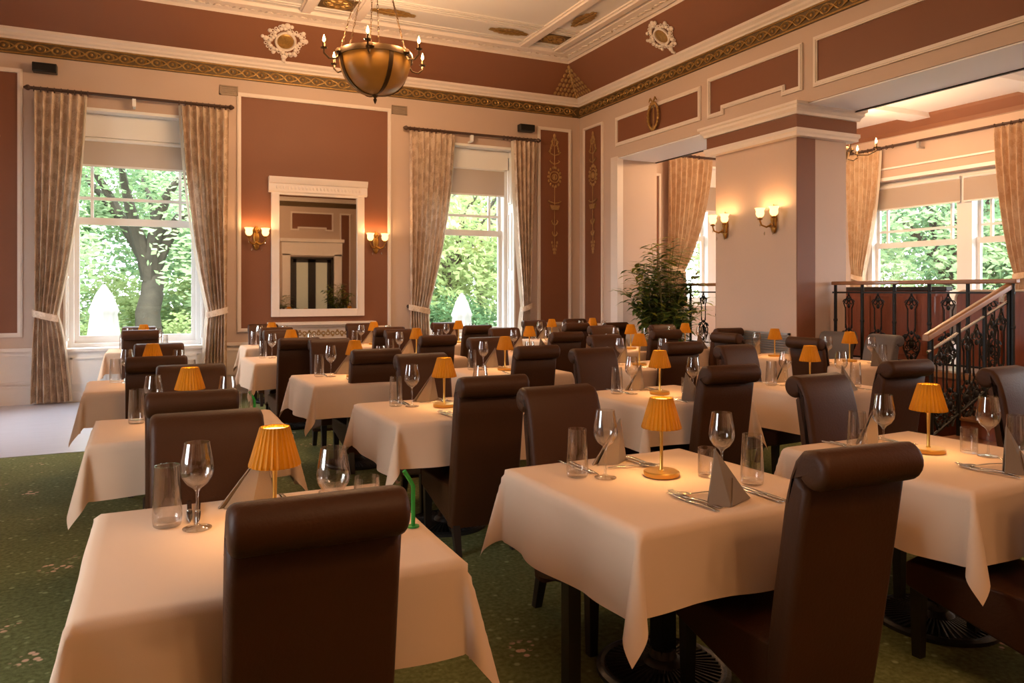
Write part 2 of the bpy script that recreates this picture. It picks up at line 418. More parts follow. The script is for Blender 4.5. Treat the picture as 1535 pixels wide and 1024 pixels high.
for u0, u1 in ((-4.7, -2.9), (-2.5, -.1), (.3, 1.3), (3.6, 5.6), (6.0, 8.2)):
    panel(X_left, u0, u1, .92, 4.38)
panel(X_front, -5.95, -4.45, 3.75, 4.38, .055, 'panel', (.25, .08)); panel(X_front, -3.9, -1.6, .92, 4.38); panel(X_front, -1.2, 1.2, .92, 4.38); panel(X_front, -6.6, -6.25, .92, 4.38)

# ---- dado, skirting
dd = MB()
def dado(X, u0, u1):
    dd.box(u0, -.012, 0, u1, 0, .73, 0, X); dd.box(u0, -.045, .70, u1, 0, .745, 0, X); dd.box(u0, -.03, .62, u1, 0, .64, 0, X)
    dd.box(u0, -.03, .27, u1, 0, .30, 0, X); dd.box(u0, -.035, 0, u1, 0, .22, 0, X); dd.box(u0, -.025, .22, u1, 0, .245, 0, X)
for a, b in ((XL, -1.13), (.62, 3.9), (5.58, XR)): dado(X_back, a, b)
dado(XA, -YB, -10.47); dado(X_left, YF, 8.5); dado(X_front, -4.2, 2.5); dado(X_front, -6.87, -6.2)
dd.build('baseboard_back', 'white', kind='structure', smooth=False)
def apron(n, a, b):
    mb = MB()
    mb.box(a, -.02, 0, b, .0, .70, 0, X_back); mb.box(a - .04, -.06, .68, b + .04, .45, .72, 0, X_back); mb.box(a, -.04, 0, b, 0, .14, 0, X_back)
    wd = (b - a) / 3
    for k in range(3):
        u0, u1 = a + k * wd + .08, a + (k + 1) * wd - .08
        for (p, q, r, s) in ((u0, .22, u1, .245), (u0, .575, u1, .60), (u0, .22, u0 + .025, .60), (u1 - .025, .22, u1, .60)): mb.box(p, -.035, q, r, -.0, s, 0, X_back)
    for k in range(7): mb.box(a + wd + .12, -.04, .44 + k * .022, b - wd - .12, -.015, .45 + k * .022, 1, X_back)
    mb.build(n, ['winwhite', 'silvervent'], kind='structure', smooth=False)
apron('baseboard_window', *W1[:2]); apron('baseboard_window', *W2[:2])

# ---- arcade: beam, piers, column, capitals
ar = MB()
ar.box(XR, YF, 3.70, XO, YB, 5.8)
ar.build('wall_beam', 'wall', kind='structure', smooth=False)
sf = MB(); sf.box(XR + .02, YF, 3.685, XO - .02, YB, 3.70); sf.box(XO - .03, YF, 3.67, XO + .005, YB, 3.75, 1); sf.build('trim_7', ['soffit', 'darkwood'], kind='structure', smooth=False)
pr = MB(); pr.box(XR, 10.47, 0, XO, YB, 3.7); pr.build('wall_pier', 'wall', kind='structure', smooth=False)
pr = MB(); pr.box(XR, 10.40, 0, XR + .1, 10.475, 3.7); pr.box(XR - .012, 10.40, .75, XR, 10.60, 3.72); pr.build('trim_8', 'white', kind='structure', smooth=False)
def column(y0, y1, name):
    mb = MB(); mb.box(XR, y0, 0, XO, y1, 3.7, 0)
    mb.box(XR + .005, y0 - .008, 0, XR + .30, y0, 3.4, 1)
    mb.build(name, ['wall', 'panel'], kind='structure', smooth=False)
    cp = MB()
    def ring(o0, z0, o1, z1, m):
        a = [(XR - o0, y0 - o0), (XO + o0, y0 - o0), (XO + o0, y1 + o0), (XR - o0, y1 + o0)]
        b = [(XR - o1, y0 - o1), (XO + o1, y0 - o1), (XO + o1, y1 + o1), (XR - o1, y1 + o1)]
        for k in range(4):
            q = (k + 1) % 4; cp.add([(*a[k], z0), (*a[q], z0), (*b[q], z1), (*b[k], z1)], [(0, 1, 2, 3)], m)
    pf = [(.0, 3.33, 0), (.10, 3.33, 0), (.10, 3.36, 0), (.115, 3.38, 0), (.115, 3.42, 1), (.085, 3.425, 1), (.085, 3.575, 0), (.11, 3.58, 0), (.12, 3.61, 0), (.15, 3.64, 0), (.15, 3.67, 0), (.175, 3.685, 0), (.175, 3.715, 0), (.0, 3.715, 0)]
    for a, b in zip(pf, pf[1:]): ring(a[0], a[1], b[0], b[1], a[2])
    cp.build('trim_9', ['white', 'panel'], kind='structure', smooth=False, recalc=False)
    bs = MB(); bs.box(XR - .03, y0 - .03, 0, XO + .03, y1 + .03, .22); bs.build('baseboard_column', 'white', kind='structure', smooth=False)
column(6.59, 8.01, 'wall_column'); column(-.6, 1.0, 'wall_column')
pr = MB(); pr.box(XR, YF, 0, XO, -4.2, 3.7); pr.build('wall_pier', 'wall', kind='structure', smooth=False)

# ---- raised dining area behind the arcade
ds = MB(); ds.box(7.34, YF, -.1, XW, YB, ZD); ds.build('floor_raised', 'woodfloor', kind='structure', smooth=False)  # pale finish chosen to bounce daylight up to the soffit and ceiling
ds = MB(); ds.box(7.31, YF, 0, 7.34, YB, ZD - .05, 1); ds.box(7.28, YF, ZD - .05, 7.46, YB, ZD + .005, 0); ds.build('trim_raised_edge', ['rail', 'mahogany'], kind='structure', smooth=False)
dc = MB(); dc.box(XO, YF, 4.52, XW, YB, 4.7)
for yy in (10.6, 8.6, 6.6, 4.6): dc.box(XO, yy - .18, 4.44, XW, yy + .18, 4.52)
dc.box(9.6, YF, 4.46, 9.9, YB, 4.52)
dc.build('ceiling_raised', 'ceilw', kind='structure', smooth=False)
cv = MB()
pf = [(0, 4.12), (.04, 4.12), (.04, 4.26), (.07, 4.27), (.09, 4.34), (.18, 4.47), (.20, 4.52)]
for k, ((o0, z0), (o1, z1)) in enumerate(zip(pf, pf[1:])):
    m = 0 if k < 3 else 1
    cv.add([(XW - o0, YF, z0), (XW - o0, YB - o0, z0), (XW - o1, YB - o1, z1), (XW - o1, YF, z1)], [(0, 1, 2, 3)], m)
    cv.add([(XW - o0, YB - o0, z0), (XO, YB - o0, z0), (XO, YB - o1, z1), (XW - o1, YB - o1, z1)], [(0, 1, 2, 3)], m)
cv.build('trim_raised_cornice', ['wall', 'cove'], kind='structure', smooth=False, recalc=False)
wl = MB(); wl.box(-9.95, -.02, 3.5, -6.75, 0, 3.56, 0, X_right); wl.box(-10.0, -.035, 3.70, -6.6, 0, 3.73, 0, X_right); wl.box(-YB, -.04, 1.28, 5, 0, 1.36, 0, X_right)
wl.box(-YB, -.02, ZD, 5, 0, 1.28, 1, X_right)
wl.build('trim_window_wall', ['winwhite', 'greyleather'], kind='structure', smooth=False)
panel(X_back, 8.10, 8.62, 1.6, 3.7, .05)

# ------------------------------------------------------------------ windows
def window(n, X, u0, u1, z0, z1, dep, z_meet, z_tr, margin=.16, mull=None, bays=1, deep=True):
    root = bpy.data.objects.new(f'window_{n}', None); C.objects.link(root); root.matrix_world = X; root['kind'] = 'structure'
    fr = MB()
    fr.box(u0, dep - .1, z0, u0 + .10, dep + .08, z1); fr.box(u1 - .10, dep - .1, z0, u1, dep + .08, z1)
    fr.box(u0 + .1, dep - .1, z1 - .10, u1 - .1, dep + .08, z1); fr.box(u0 + .1, dep - .1, z0, u1 - .1, dep + .08, z0 + .07)
    if deep:      # panelled shutter linings on the jambs and a lined head
        for (a, s) in ((u0, 1), (u1, -1)):
            fr.box(min(a, a + s * .03), -.02, z0, max(a, a + s * .03), dep - .101, z1 - .041)
            for (zz0, zz1) in ((z0 + .12, z0 + 1.0), (z0 + 1.15, z0 + 2.15), (z0 + 2.3, z1 - .12)):
                for (y0, zz, y1, zq) in ((.05, zz0, dep - .13, zz0 + .03), (.05, zz1 - .03, dep - .13, zz1), (.05, zz0 + .03, .08, zz1 - .03), (dep - .16, zz0 + .03, dep - .13, zz1 - .03)):
                    fr.box(min(a + s * .03, a + s * .045), y0, zz, max(a + s * .03, a + s * .045), y1, zq)
        fr.box(u0, -.02, z1 - .04, u1, dep - .101, z1 - .001); fr.box(u0 + .031, dep - .16, z1 - .36, u1 - .031, dep - .102, z1 - .042)
    cells = [(u0 + .10, u1 - .10)]
    if bays == 2:
        c = mull; fr.box(c - .13, dep - .12, z0 + .071, c + .13, dep + .1, z1 - .101); cells = [(u0 + .10, c - .13), (c + .13, u1 - .10)]
    f = fr.build('frame', 'winwhite', root, smooth=False)
    for (a, b) in cells:
        s = MB()
        s.box(a, dep, z0 + .07, a + .06, dep + .05, z_meet - .05); s.box(b - .06, dep, z0 + .07, b, dep + .05, z_meet - .05)
        s.box(a + .06, dep + .001, z0 + .07, b - .06, dep + .049, z0 + .17); s.box(a, dep - .01, z_meet - .05, b, dep + .055, z_meet + .05)
        s.build('lower_sash', 'winwhite', root, smooth=False)
        s = MB()
        s.box(a, dep + .05, z_meet, a + .05, dep + .09, z1 - .1); s.box(b - .05, dep + .05, z_meet, b, dep + .09, z1 - .1)
        for uu in (a + .05 + margin, b - .05 - margin): s.box(uu - .02, dep + .05, z_meet, uu + .02, dep + .09, z1 - .1)
        s.box(a, dep + .056, z_tr - .022, b, dep + .084, z_tr + .022)
        s.box(a, dep + .052, z1 - .3, b, dep + .088, z1 - .101)
        s.build('upper_sash', 'winwhite', root, smooth=False)
        g = MB(); g.box(a + .05, dep + .022, z0 + .16, b - .05, dep + .026, z_meet); g.build('pane', 'pane', root, smooth=False)
        g = MB(); g.box(a + .04, dep + .068, z_meet, b - .04, dep + .072, z1 - .25); g.build('pane', 'pane', root, smooth=False)
    return root
DEP = .34
window(1, X_back, *W1, DEP, 2.475, 2.80)
window(2, X_back, *W2, DEP, 2.50, 2.80)
window(3, X_back, *W3, DEP, 2.55, 2.80, bays=2, mull=10.1)
window(4, X_right, *WA, .30, 2.34, 2.60, bays=2, mull=-8.05, deep=False)
window(5, X_right, *WB_ADDED, .30, 2.34, 2.60, bays=2, mull=-1.6, deep=False)
window(6, X_left, *WL1_ADDED, DEP, 2.475, 2.80); window(7, X_left, *WL2_ADDED, DEP, 2.475, 2.80)
window(8, X_right, *WC_ADDED, .30, 2.34, 2.60, bays=2, mull=-4.9, deep=False)
def por(X, a, b, z0, z1, d=.47):
    c = X @ Vector(((a + b) / 2, d, (z0 + z1) / 2)); rz = X.to_euler().z
    portal(c, (-pi / 2, 0, rz), b - a, z1 - z0)
for X, W in ((X_back, W1), (X_back, W2), (X_back, W3), (X_right, WA), (X_right, WB_ADDED), (X_left, WL1_ADDED), (X_left, WL2_ADDED), (X_right, WC_ADDED)): por(X, *W)

def roller(X, u0, u1, ztop, zbot, dep, label):
    mb = MB(); mb.box(u0, dep - .035, zbot, u1, dep - .031, ztop)
    o = thing('roller_blind', label, 'blind', X @ Vector(((u0 + u1) / 2, dep, ztop)))
    inv = Matrix.Translation(o.location).inverted()
    a = MB(); a.box(u0, dep - .036, zbot, u1, dep - .032, ztop, 0, inv @ X); a.build('cloth', 'blind', o, smooth=False)
    a = MB(); a.box(u0, dep - .042, zbot - .02, u1, dep - .026, zbot + .008, 0, inv @ X); a.build('bottom_bar', 'winwhite', o, smooth=False)
    a = MB(); a.tube([(u0, dep - .03, ztop), (u1, dep - .03, ztop)], .03, 10, 0, inv @ X); a.build('roller', 'winwhite', o)
roller(X_back, -1.02, .51, 3.60, 3.24, DEP - .1, 'cream roller blind half lowered in the tall window nearest the wall speaker corner')
roller(X_back, 4.0, 5.47, 3.60, 3.15, DEP - .1, 'cream roller blind half lowered in the tall window right of the mirror')
roller(X_back, 9.05, 11.2, 3.6, 3.1, DEP - .1, 'cream roller blind in the window behind the palm')
roller(X_right, -9.84, -8.10, 3.40, 3.0, .18, 'cream roller blind left of the mullion above the raised dining area')
roller(X_right, -8.04, -6.85, 3.40, 3.0, .18, 'cream roller blind right of the mullion above the raised dining area')

# ---- curtains
def curtain(X, u_top, u_tie, u_bot, ztop, ztie, zbot, folds, matname, label, inner, d0=.15, seed=0, tie=True):
    rnd = random.Random(seed)
    root = thing('curtain', label, 'curtain', X @ Vector((u_top[0], -d0, zbot)))
    L = Matrix.Translation(root.location).inverted() @ X
    ph = [rnd.uniform(-.35, .35) for _ in range(folds + 2)]
    def edge(z, side):
        if z >= ztie:
            f = (ztop - z) / (ztop - ztie); a, b = u_top[side], u_tie[side]
            e = f ** 1.55 if (side == 1) == (inner == 1) else f ** 1.0
            e = .35 * f + .65 * f ** 2.2 if side == inner else f
            return a + (b - a) * e
        f = (ztie - z) / (ztie - zbot); a, b = u_tie[side], u_bot[side]
        return a + (b - a) * (f ** .6)
    def fn(s, t):
        z = ztop + (zbot - ztop) * t
        a, b = edge(z, 0), edge(z, 1)
        k = s * folds; i = int(min(k, folds)); wob = ph[i] * (1 - (k - i)) + ph[min(i + 1, folds + 1)] * (k - i)
        near = max(0, 1 - abs(z - ztie) / .30)
        amp = (.062 + .012 * sin(3 * t + ph[0])) * (1 - .45 * near) * (1 if t > .03 else .8)
        wave = sin(2 * pi * k + wob * (2 + 2 * t))
        wave = (abs(wave) ** .8) * (1 if wave > 0 else -1)
        y = -d0 - amp * wave
        u = a + (b - a) * s + .012 * cos(2 * pi * k)
        return (u, y, z)
    mb = MB(); mb.grid(fn, folds * 12, 56, 0, L)
    cloth = mb.build('drape', matname, root, sharp=180, recalc=False)
    # pale lining turned forward along the inner edge
    ln = MB()
    def fe(s, t):
        z = ztop + (zbot - ztop) * t; e = edge(z, inner); sg = 1 if inner == 1 else -1
        return (e + sg * (-.004 + .03 * s), -d0 + .045 * s + .0, z)
    ln.grid(fe, 2, 40, 0, L); ln.build('lining', 'lining', root, sharp=180, recalc=False)
    if tie:
        tb = MB(); a, b = u_tie; c = (a + b) / 2; w2 = (b - a) / 2 + .03
        lo = 1 if inner == 1 else -1
        pts = [(c + w2 * cos(q), -d0 + .085 * sin(q), ztie + .04 * lo * cos(q) * -1) for q in [2 * pi * i / 22 for i in range(23)]]
        for i in range(22):
            p, q = pts[i], pts[i + 1]
            tb.add([(p[0], p[1], p[2] - .045), (q[0], q[1], q[2] - .045), (q[0], q[1], q[2] + .045), (p[0], p[1], p[2] + .045)], [(0, 1, 2, 3)], 0, L)
        tb.ell((u_tie[1 - inner], -.03, ztie + .05), .03, .03, .03, 8, 5, 1, L)
        tb.build('tieback', [matname, 'rod'], root, sharp=180, recalc=False)
    return root
def rod(X, u0, u1, z, label, d=.13, brk=None, brm='winwhite'):
    root = thing('curtain_rod', label, 'curtain rod', X @ Vector((u0, -d, z)))
    L = Matrix.Translation(root.location).inverted() @ X
    a = MB(); a.tube([(u0, -d, z), (u1, -d, z)], .022, 10, 0, L); a.build('pole', 'rod', root)
    for u, s in ((u0, -1), (u1, 1)):
        a = MB(); a.tube([(u, -d, z), (u + s * .02, -d, z), (u + s * .04, -d, z), (u + s * .075, -d, z)], [.024, .04, .036, .012], 10, 0, L); a.build('finial', 'rod', root)
    if brk is not None:
        a = MB(); a.box(brk - .015, -d - .03, z - .13, brk + .015, 0, z - .10, 0, L); a.box(brk - .022, -d - .035, z - .12, brk + .022, -d + .02, z - .02, 0, L); a.build('bracket', brm, root)
    n = 9
    for ua, ub in ((u0 + .04, u0 + (u1 - u0) * .27), (u1 - (u1 - u0) * .27, u1 - .04)):
        for k in range(n):
            a = MB(); a.torus(.034, .006, 10, 5, 0, L @ T(ua + (ub - ua) * k / (n - 1), -d, z - .008, pi / 2, pi / 2)); a.build('curtain_ring', 'rod', root)
rod(X_back, -1.49, .94, 4.15, 'dark curtain rod over the tall window left of the mirror', brk=-.28)
curtain(X_back, (-1.46, -.87), (-1.44, -1.20), (-1.50, -1.04), 4.11, 1.17, .03, 6, 'curtain', 'tied damask curtain at the outer side of the window left of the mirror', 1, seed=1)
curtain(X_back, (.30, .93), (.66, .90), (.58, .90), 4.11, 1.19, .03, 7, 'curtain', 'tied damask curtain between the left window and the mirror panel', 0, seed=2)
rod(X_back, 3.62, 5.94, 4.10, 'dark curtain rod over the tall window right of the mirror', brk=4.72)
curtain(X_back, (3.64, 4.42), (3.66, 3.96), (3.64, 4.0), 4.06, 1.20, .03, 8, 'curtain', 'tied damask curtain between the mirror panel and the right hand tall window', 1, seed=3)
curtain(X_back, (5.48, 5.92), (5.66, 5.80), (5.55, 5.8), 4.06, 1.22, .03, 5, 'curtain', 'narrow tied damask curtain beside the gilt ornament panel near the room corner', 0, seed=4)
rod(X_back, 8.66, 11.6, 4.08, 'dark curtain rod over the window behind the palm')
curtain(X_back, (8.70, 9.74), (8.72, 9.08), (8.7, 9.1), 4.04, 1.9, .70, 8, 'goldcurtain', 'gold lit curtain hanging behind the tall palm', 1, seed=5)
rod(X_right, -10.22, -6.3, 4.09, 'dark curtain rod over the double window of the raised area', brk=-8.65, brm='silvervent')
curtain(X_right, (-10.14, -9.42), (-10.0, -9.78), (-10.05, -9.7), 4.05, 1.75, .70, 7, 'goldcurtain', 'gold lit curtain beside the fluted end of the column, raised area', 1, seed=6)
curtain(X_right, (-7.36, -6.35), (-7.05, -6.5), (-7.0, -6.4), 4.05, 1.75, .70, 9, 'goldcurtain', 'gold lit curtain at the far end of the iron railing', 0, seed=7)

# ------------------------------------------------------------------ mirror, mantel, speakers, vents, wall ornaments
mr = thing('wall_mirror', 'tall white framed wall mirror with a moulded cornice', 'mirror', (2.24, YB, 1.11))
a = MB(); a.box(-.70, -.06, 0, -.585, 0, 2.06); a.box(.585, -.06, 0, .70, 0, 2.06); a.box(-.585, -.06, 0, .585, 0, .115); a.box(-.585, -.06, 1.83, .585, 0, 2.06)
for s in (-1, 1): a.box(min(s * .585, s * .60), -.07, .10, max(s * .585, s * .60), -.05, 1.85)
a.build('frame', 'white', mr, smooth=False, bevel=.006)
a = MB(); a.prism([(-.06, 1.86), (-.08, 1.88), (-.08, 1.99), (-.10, 2.0), (-.13, 2.06), (-.13, 2.09), (0, 2.09), (0, 1.86)], -.74, .74, 'x')
for k in range(24): a.ell((-.62 + k * .054, -.082, 1.935), .02, .01, .028, 6, 4)
a.build('cornice', 'white', mr, sharp=30)
a = MB(); a.box(-.59, -.03, .11, .59, -.022, 1.84); a.build('looking_glass', 'mirror', mr, smooth=False)
mt = thing('mantelpiece', 'white mantel shelf with carved frieze below the mirror', 'mantelpiece', (2.28, YB, 0))
a = MB(); a.box(-.80, -.24, .985, .80, -.01, 1.03); a.box(-.77, -.21, .955, .77, -.01, .985); a.build('shelf', 'white', mt, smooth=False, bevel=.006)
a = MB(); a.box(-.74, -.17, .72, .74, -.01, .955)
for k in range(13):
    u = -.42 + k * .07; a.torus(.026, .009, 10, 4, 1, T(u, -.175, .86, 0, pi / 2)); a.ell((u, -.178, .90 if k % 2 else .82), .02, .01, .014, 6, 4, 1)
a.build('frieze', ['white', 'goldpaint'], mt)
for s in (-1, 1):
    a = MB(); a.box(s * .64 - .10, -.19, 0, s * .64 + .10, -.01, .72); a.box(s * .64 - .06, -.2, .14, s * .64 + .06, -.18, .64); a.box(s * .64 - .12, -.21, 0, s * .64 + .12, -.01, .12); a.build('pilaster', 'white', mt, smooth=False, bevel=.006)
a = MB(); a.box(-.54, -.05, 0, .54, -.01, .72); a.build('fire_surround', 'darkwood', mt, smooth=False)

for x, z, lab in ((-1.33, 4.43, 'small black wall speaker above the curtain near the left wall panel'), (5.75, 4.30, 'small black wall speaker near the gilt ornament panel')):
    sp = thing('wall_speaker', lab, 'speaker', (x, YB, z))
    a = MB(); a.box(-.14, -.16, -.06, .14, -.03, .06); a.build('cabinet', 'black', sp, bevel=.01)
    a = MB(); a.box(-.125, -.168, -.048, .125, -.158, .048); a.build('grille', 'iron', sp, smooth=False)
    a = MB(); a.box(-.03, -.04, -.03, .03, 0, .03); a.build('bracket', 'black', sp, smooth=False)
for x, z, lab in ((.95, 4.42, 'small louvred wall vent just left of the mirror panel'), (3.52, 4.40, 'small louvred wall vent just right of the mirror panel')):
    sp = thing('wall_vent', lab, 'vent', (x, YB, z))
    a = MB(); a.box(-.125, -.03, -.07, .125, 0, -.055); a.box(-.125, -.03, .055, .125, 0, .07); a.box(-.125, -.03, -.07, -.11, 0, .07); a.box(.11, -.03, -.07, .125, 0, .07); a.build('frame', 'ventgrey', sp, smooth=False)
    a = MB()
    for k in range(6): a.box(-.11, -.022, -.05 + k * .018, .11, -.004, -.04 + k * .018)
    a.build('louvres', 'ventgrey', sp, smooth=False)
sp = thing('column_vent', 'wide ribbed silver vent at the foot of the sconce column', 'vent', (XR, 7.1, .86), -pi / 2)
a = MB()
for k in range(7): a.prism([(-.03, -.105 + k * .03), (-.006, -.09 + k * .03), (-.006, -.085 + k * .03), (-.03, -.1 + k * .03)], -.40, .40, 'x')
a.build('slats', 'silvervent', sp, smooth=False)
a = MB(); a.box(-.42, -.03, -.13, .42, -.001, -.11); a.box(-.42, -.03, .11, .42, -.001, .13); a.box(-.42, -.03, -.13, -.40, -.001, .13); a.box(.40, -.03, -.13, .42, -.001, .13); a.build('frame', 'silvervent', sp, smooth=False)

def candelabra(X, name, label):       # tall gilt grotesque ornament of a narrow panel, drawn in relief
    mb = MB()
    for s in (-1, 1):
        for (z, w_, h_) in ((1.95, .07, .10), (1.78, .12, .08), (1.62, .10, .07), (.92, .13, .05), (.55, .06, .09), (.35, .05, .08)):
            mb.tube([(0, -.01, z - h_ * .5), (s * w_ * .6, -.018, z - h_ * .2), (s * w_, -.014, z + h_ * .3), (s * w_ * .7, -.01, z + h_ * .6)], [.008, .014, .012, .005], 5, 0, X)
        for k in range(5): mb.ell((s * (.03 + .014 * k), -.01, 2.02 - k * .05), .02, .008, .03, 6, 4, 0, X)
        for k in range(7): a_ = pi * (k + .5) / 7; mb.ell((s * .125 * sin(a_), -.01, 1.36 + .165 * cos(a_)), .022, .012, .03, 6, 4, 0, X)
        for k in range(4): mb.ell((s * .05 * (1 - k / 4), -.01, .2 - k * .06), .018, .008, .03, 6, 4, 0, X)
    mb.torus(.095, .012, 20, 5, 0, X @ T(0, -.01, 1.36, 0, pi / 2)); mb.torus(.05, .009, 14, 5, 0, X @ T(0, -.01, 1.36, 0, pi / 2))
    mb.ell((0, -.01, 1.36), .03, .015, .05, 8, 5, 0, X)
    mb.prism([(-.10, .86), (.10, .86), (.07, .78), (-.07, .78)], -.03, -.004, 'y', 0, X)
    mb.tube([(0, -.008, .05), (0, -.012, .8), (0, -.012, 1.2)], .007, 5, 0, X); mb.tube([(0, -.008, 1.5), (0, -.01, 2.12)], .007, 5, 0, X)
    mb.ell((0, -.012, 2.08), .03, .012, .05, 8, 5, 0, X)
    o = mb.build(name, 'goldpaint', sharp=60); tag(o, label, 'ornament', 'gilt panel ornaments'); return o
candelabra(T(6.35, YB - .006, 2.15), 'wall_ornament', 'gilt candelabra ornament on the narrow panel beside the right hand window')
candelabra(T(XR - .006, 11.16, 2.15, -pi / 2), 'wall_ornament', 'gilt candelabra ornament on the narrow panel beside the first archway')
candelabra(T(-1.98, YB - .006, 2.15), 'wall_ornament', 'gilt candelabra ornament on the far left brown panel')
wr = MB(); X = T(XR - .03, 9.36, 4.16, -pi / 2)
wr.torus(.165, .018, 24, 6, 0, X @ T(0, -.02, 0, 0, pi / 2) @ Matrix.Diagonal((.72, 1.15, 1, 1)))
for k in range(22):
    a_ = 2 * pi * k / 22; wr.ell((.13 * cos(a_), -.03, .20 * sin(a_)), .02, .014, .03, 6, 4, 0, X)
for s in (-1, 1): wr.tube([(0, -.03, .2), (s * .06, -.035, .27), (s * .1, -.03, .22)], [.01, .016, .006], 5, 0, X)
wr.tube([(.0, -.02, .17), (.01, -.025, 0), (0, -.02, -.17)], .01, 5, 0, X)
o = wr.build('beam_wreath', 'gold', sharp=60); tag(o, 'gilt oval wreath on the beam over the first archway', 'ornament')

# cove ornaments: corner spray and white cartouches with gilt ovals
def cove_X(axis, u, a):
    z = 4.925 + .435 * ((a - .11) / .43) ** 1.06
    if axis == 'b': return Matrix.Translation((u, YB - a, z)) @ Matrix.Rotation(R_(45), 4, 'X')
    return Matrix.Translation((XR - a, u, z)) @ Matrix.Rotation(-pi / 2, 4, 'Z') @ Matrix.Rotation(R_(45), 4, 'X')
def cartouche(X, label, s=1.0):
    root = thing('cove_cartouche', label, 'ornament', X.translation, 0, 'white cove cartouches')
    L = Matrix.Translation(root.location).inverted() @ X @ Matrix.Scale(s, 4)
    a = MB(); a.ell((0, -.01, 0), .17, .03, .15, 20, 8, 0, L); a.build('gilt_oval', 'gold', root)
    rnd = random.Random(3); b = MB()
    b.torus(.175, .028, 24, 6, 0, L @ T(0, -.02, 0, 0, pi / 2))
    for k in range(26):
        q = 2 * pi * k / 26; rr = .225 + .035 * sin(q * 4) + rnd.uniform(-.01, .02)
        b.ell((rr * cos(q) * 1.15, -.025, rr * sin(q)), .042, .03, .036, 7, 5, 0, L)
        b.torus(.026, .010, 8, 4, 0, L @ T((rr + .045) * cos(q) * 1.18, -.02, (rr + .04) * sin(q), 0, pi / 2))
    for (x, z, rr) in ((-.36, .02, .05), (-.42, .05, .035), (.36, .05, .05), (0, .31, .06), (0, -.32, .055), (0, -.38, .04), (.03, -.42, .028), (-.08, .3, .04), (.08, .3, .04), (.3, .2, .045), (-.3, .18, .04), (.2, -.25, .04), (-.2, -.24, .04)):
        b.ell((x, -.02, z), rr, .03, rr, 8, 5, 0, L)
    b.build('plaster_scrolls', 'white', root, sharp=60)
cartouche(cove_X('b', 1.70, .34), 'white scrolled cartouche with gilt oval on the back cove behind the chandelier', .78)
cartouche(cove_X('r', 8.75, .34), 'white scrolled cartouche with gilt oval on the right cove', .72)
cs = MB()
for axis, sg in (('b', -1), ('r', 1)):
    for r in range(6):
        for k in range(6 - r if r else 7):
            u = (.06 + .075 * k); a_ = .15 + .062 * r
            off = a_ + u if axis == 'b' else a_ + u
            X = cove_X('b', XR - off, a_) if axis == 'b' else cove_X('r', YB - off, a_)
            if k <= (6 - r) * .85: cs.ell((0, -.012, 0), .034, .012, .04, 6, 4, 0, X)
for r in range(9):
    a_ = .14 + .045 * r; z = 4.925 + .435 * ((a_ - .11) / .43) ** 1.06
    cs.ell((XR - a_ - .012, YB - a_ - .012, z), .035, .035, .05, 6, 4)
o = cs.build('corner_spray', 'goldpaint', sharp=60); tag(o, 'gilt leafy spray in the cove corner of the ceiling', 'ornament')

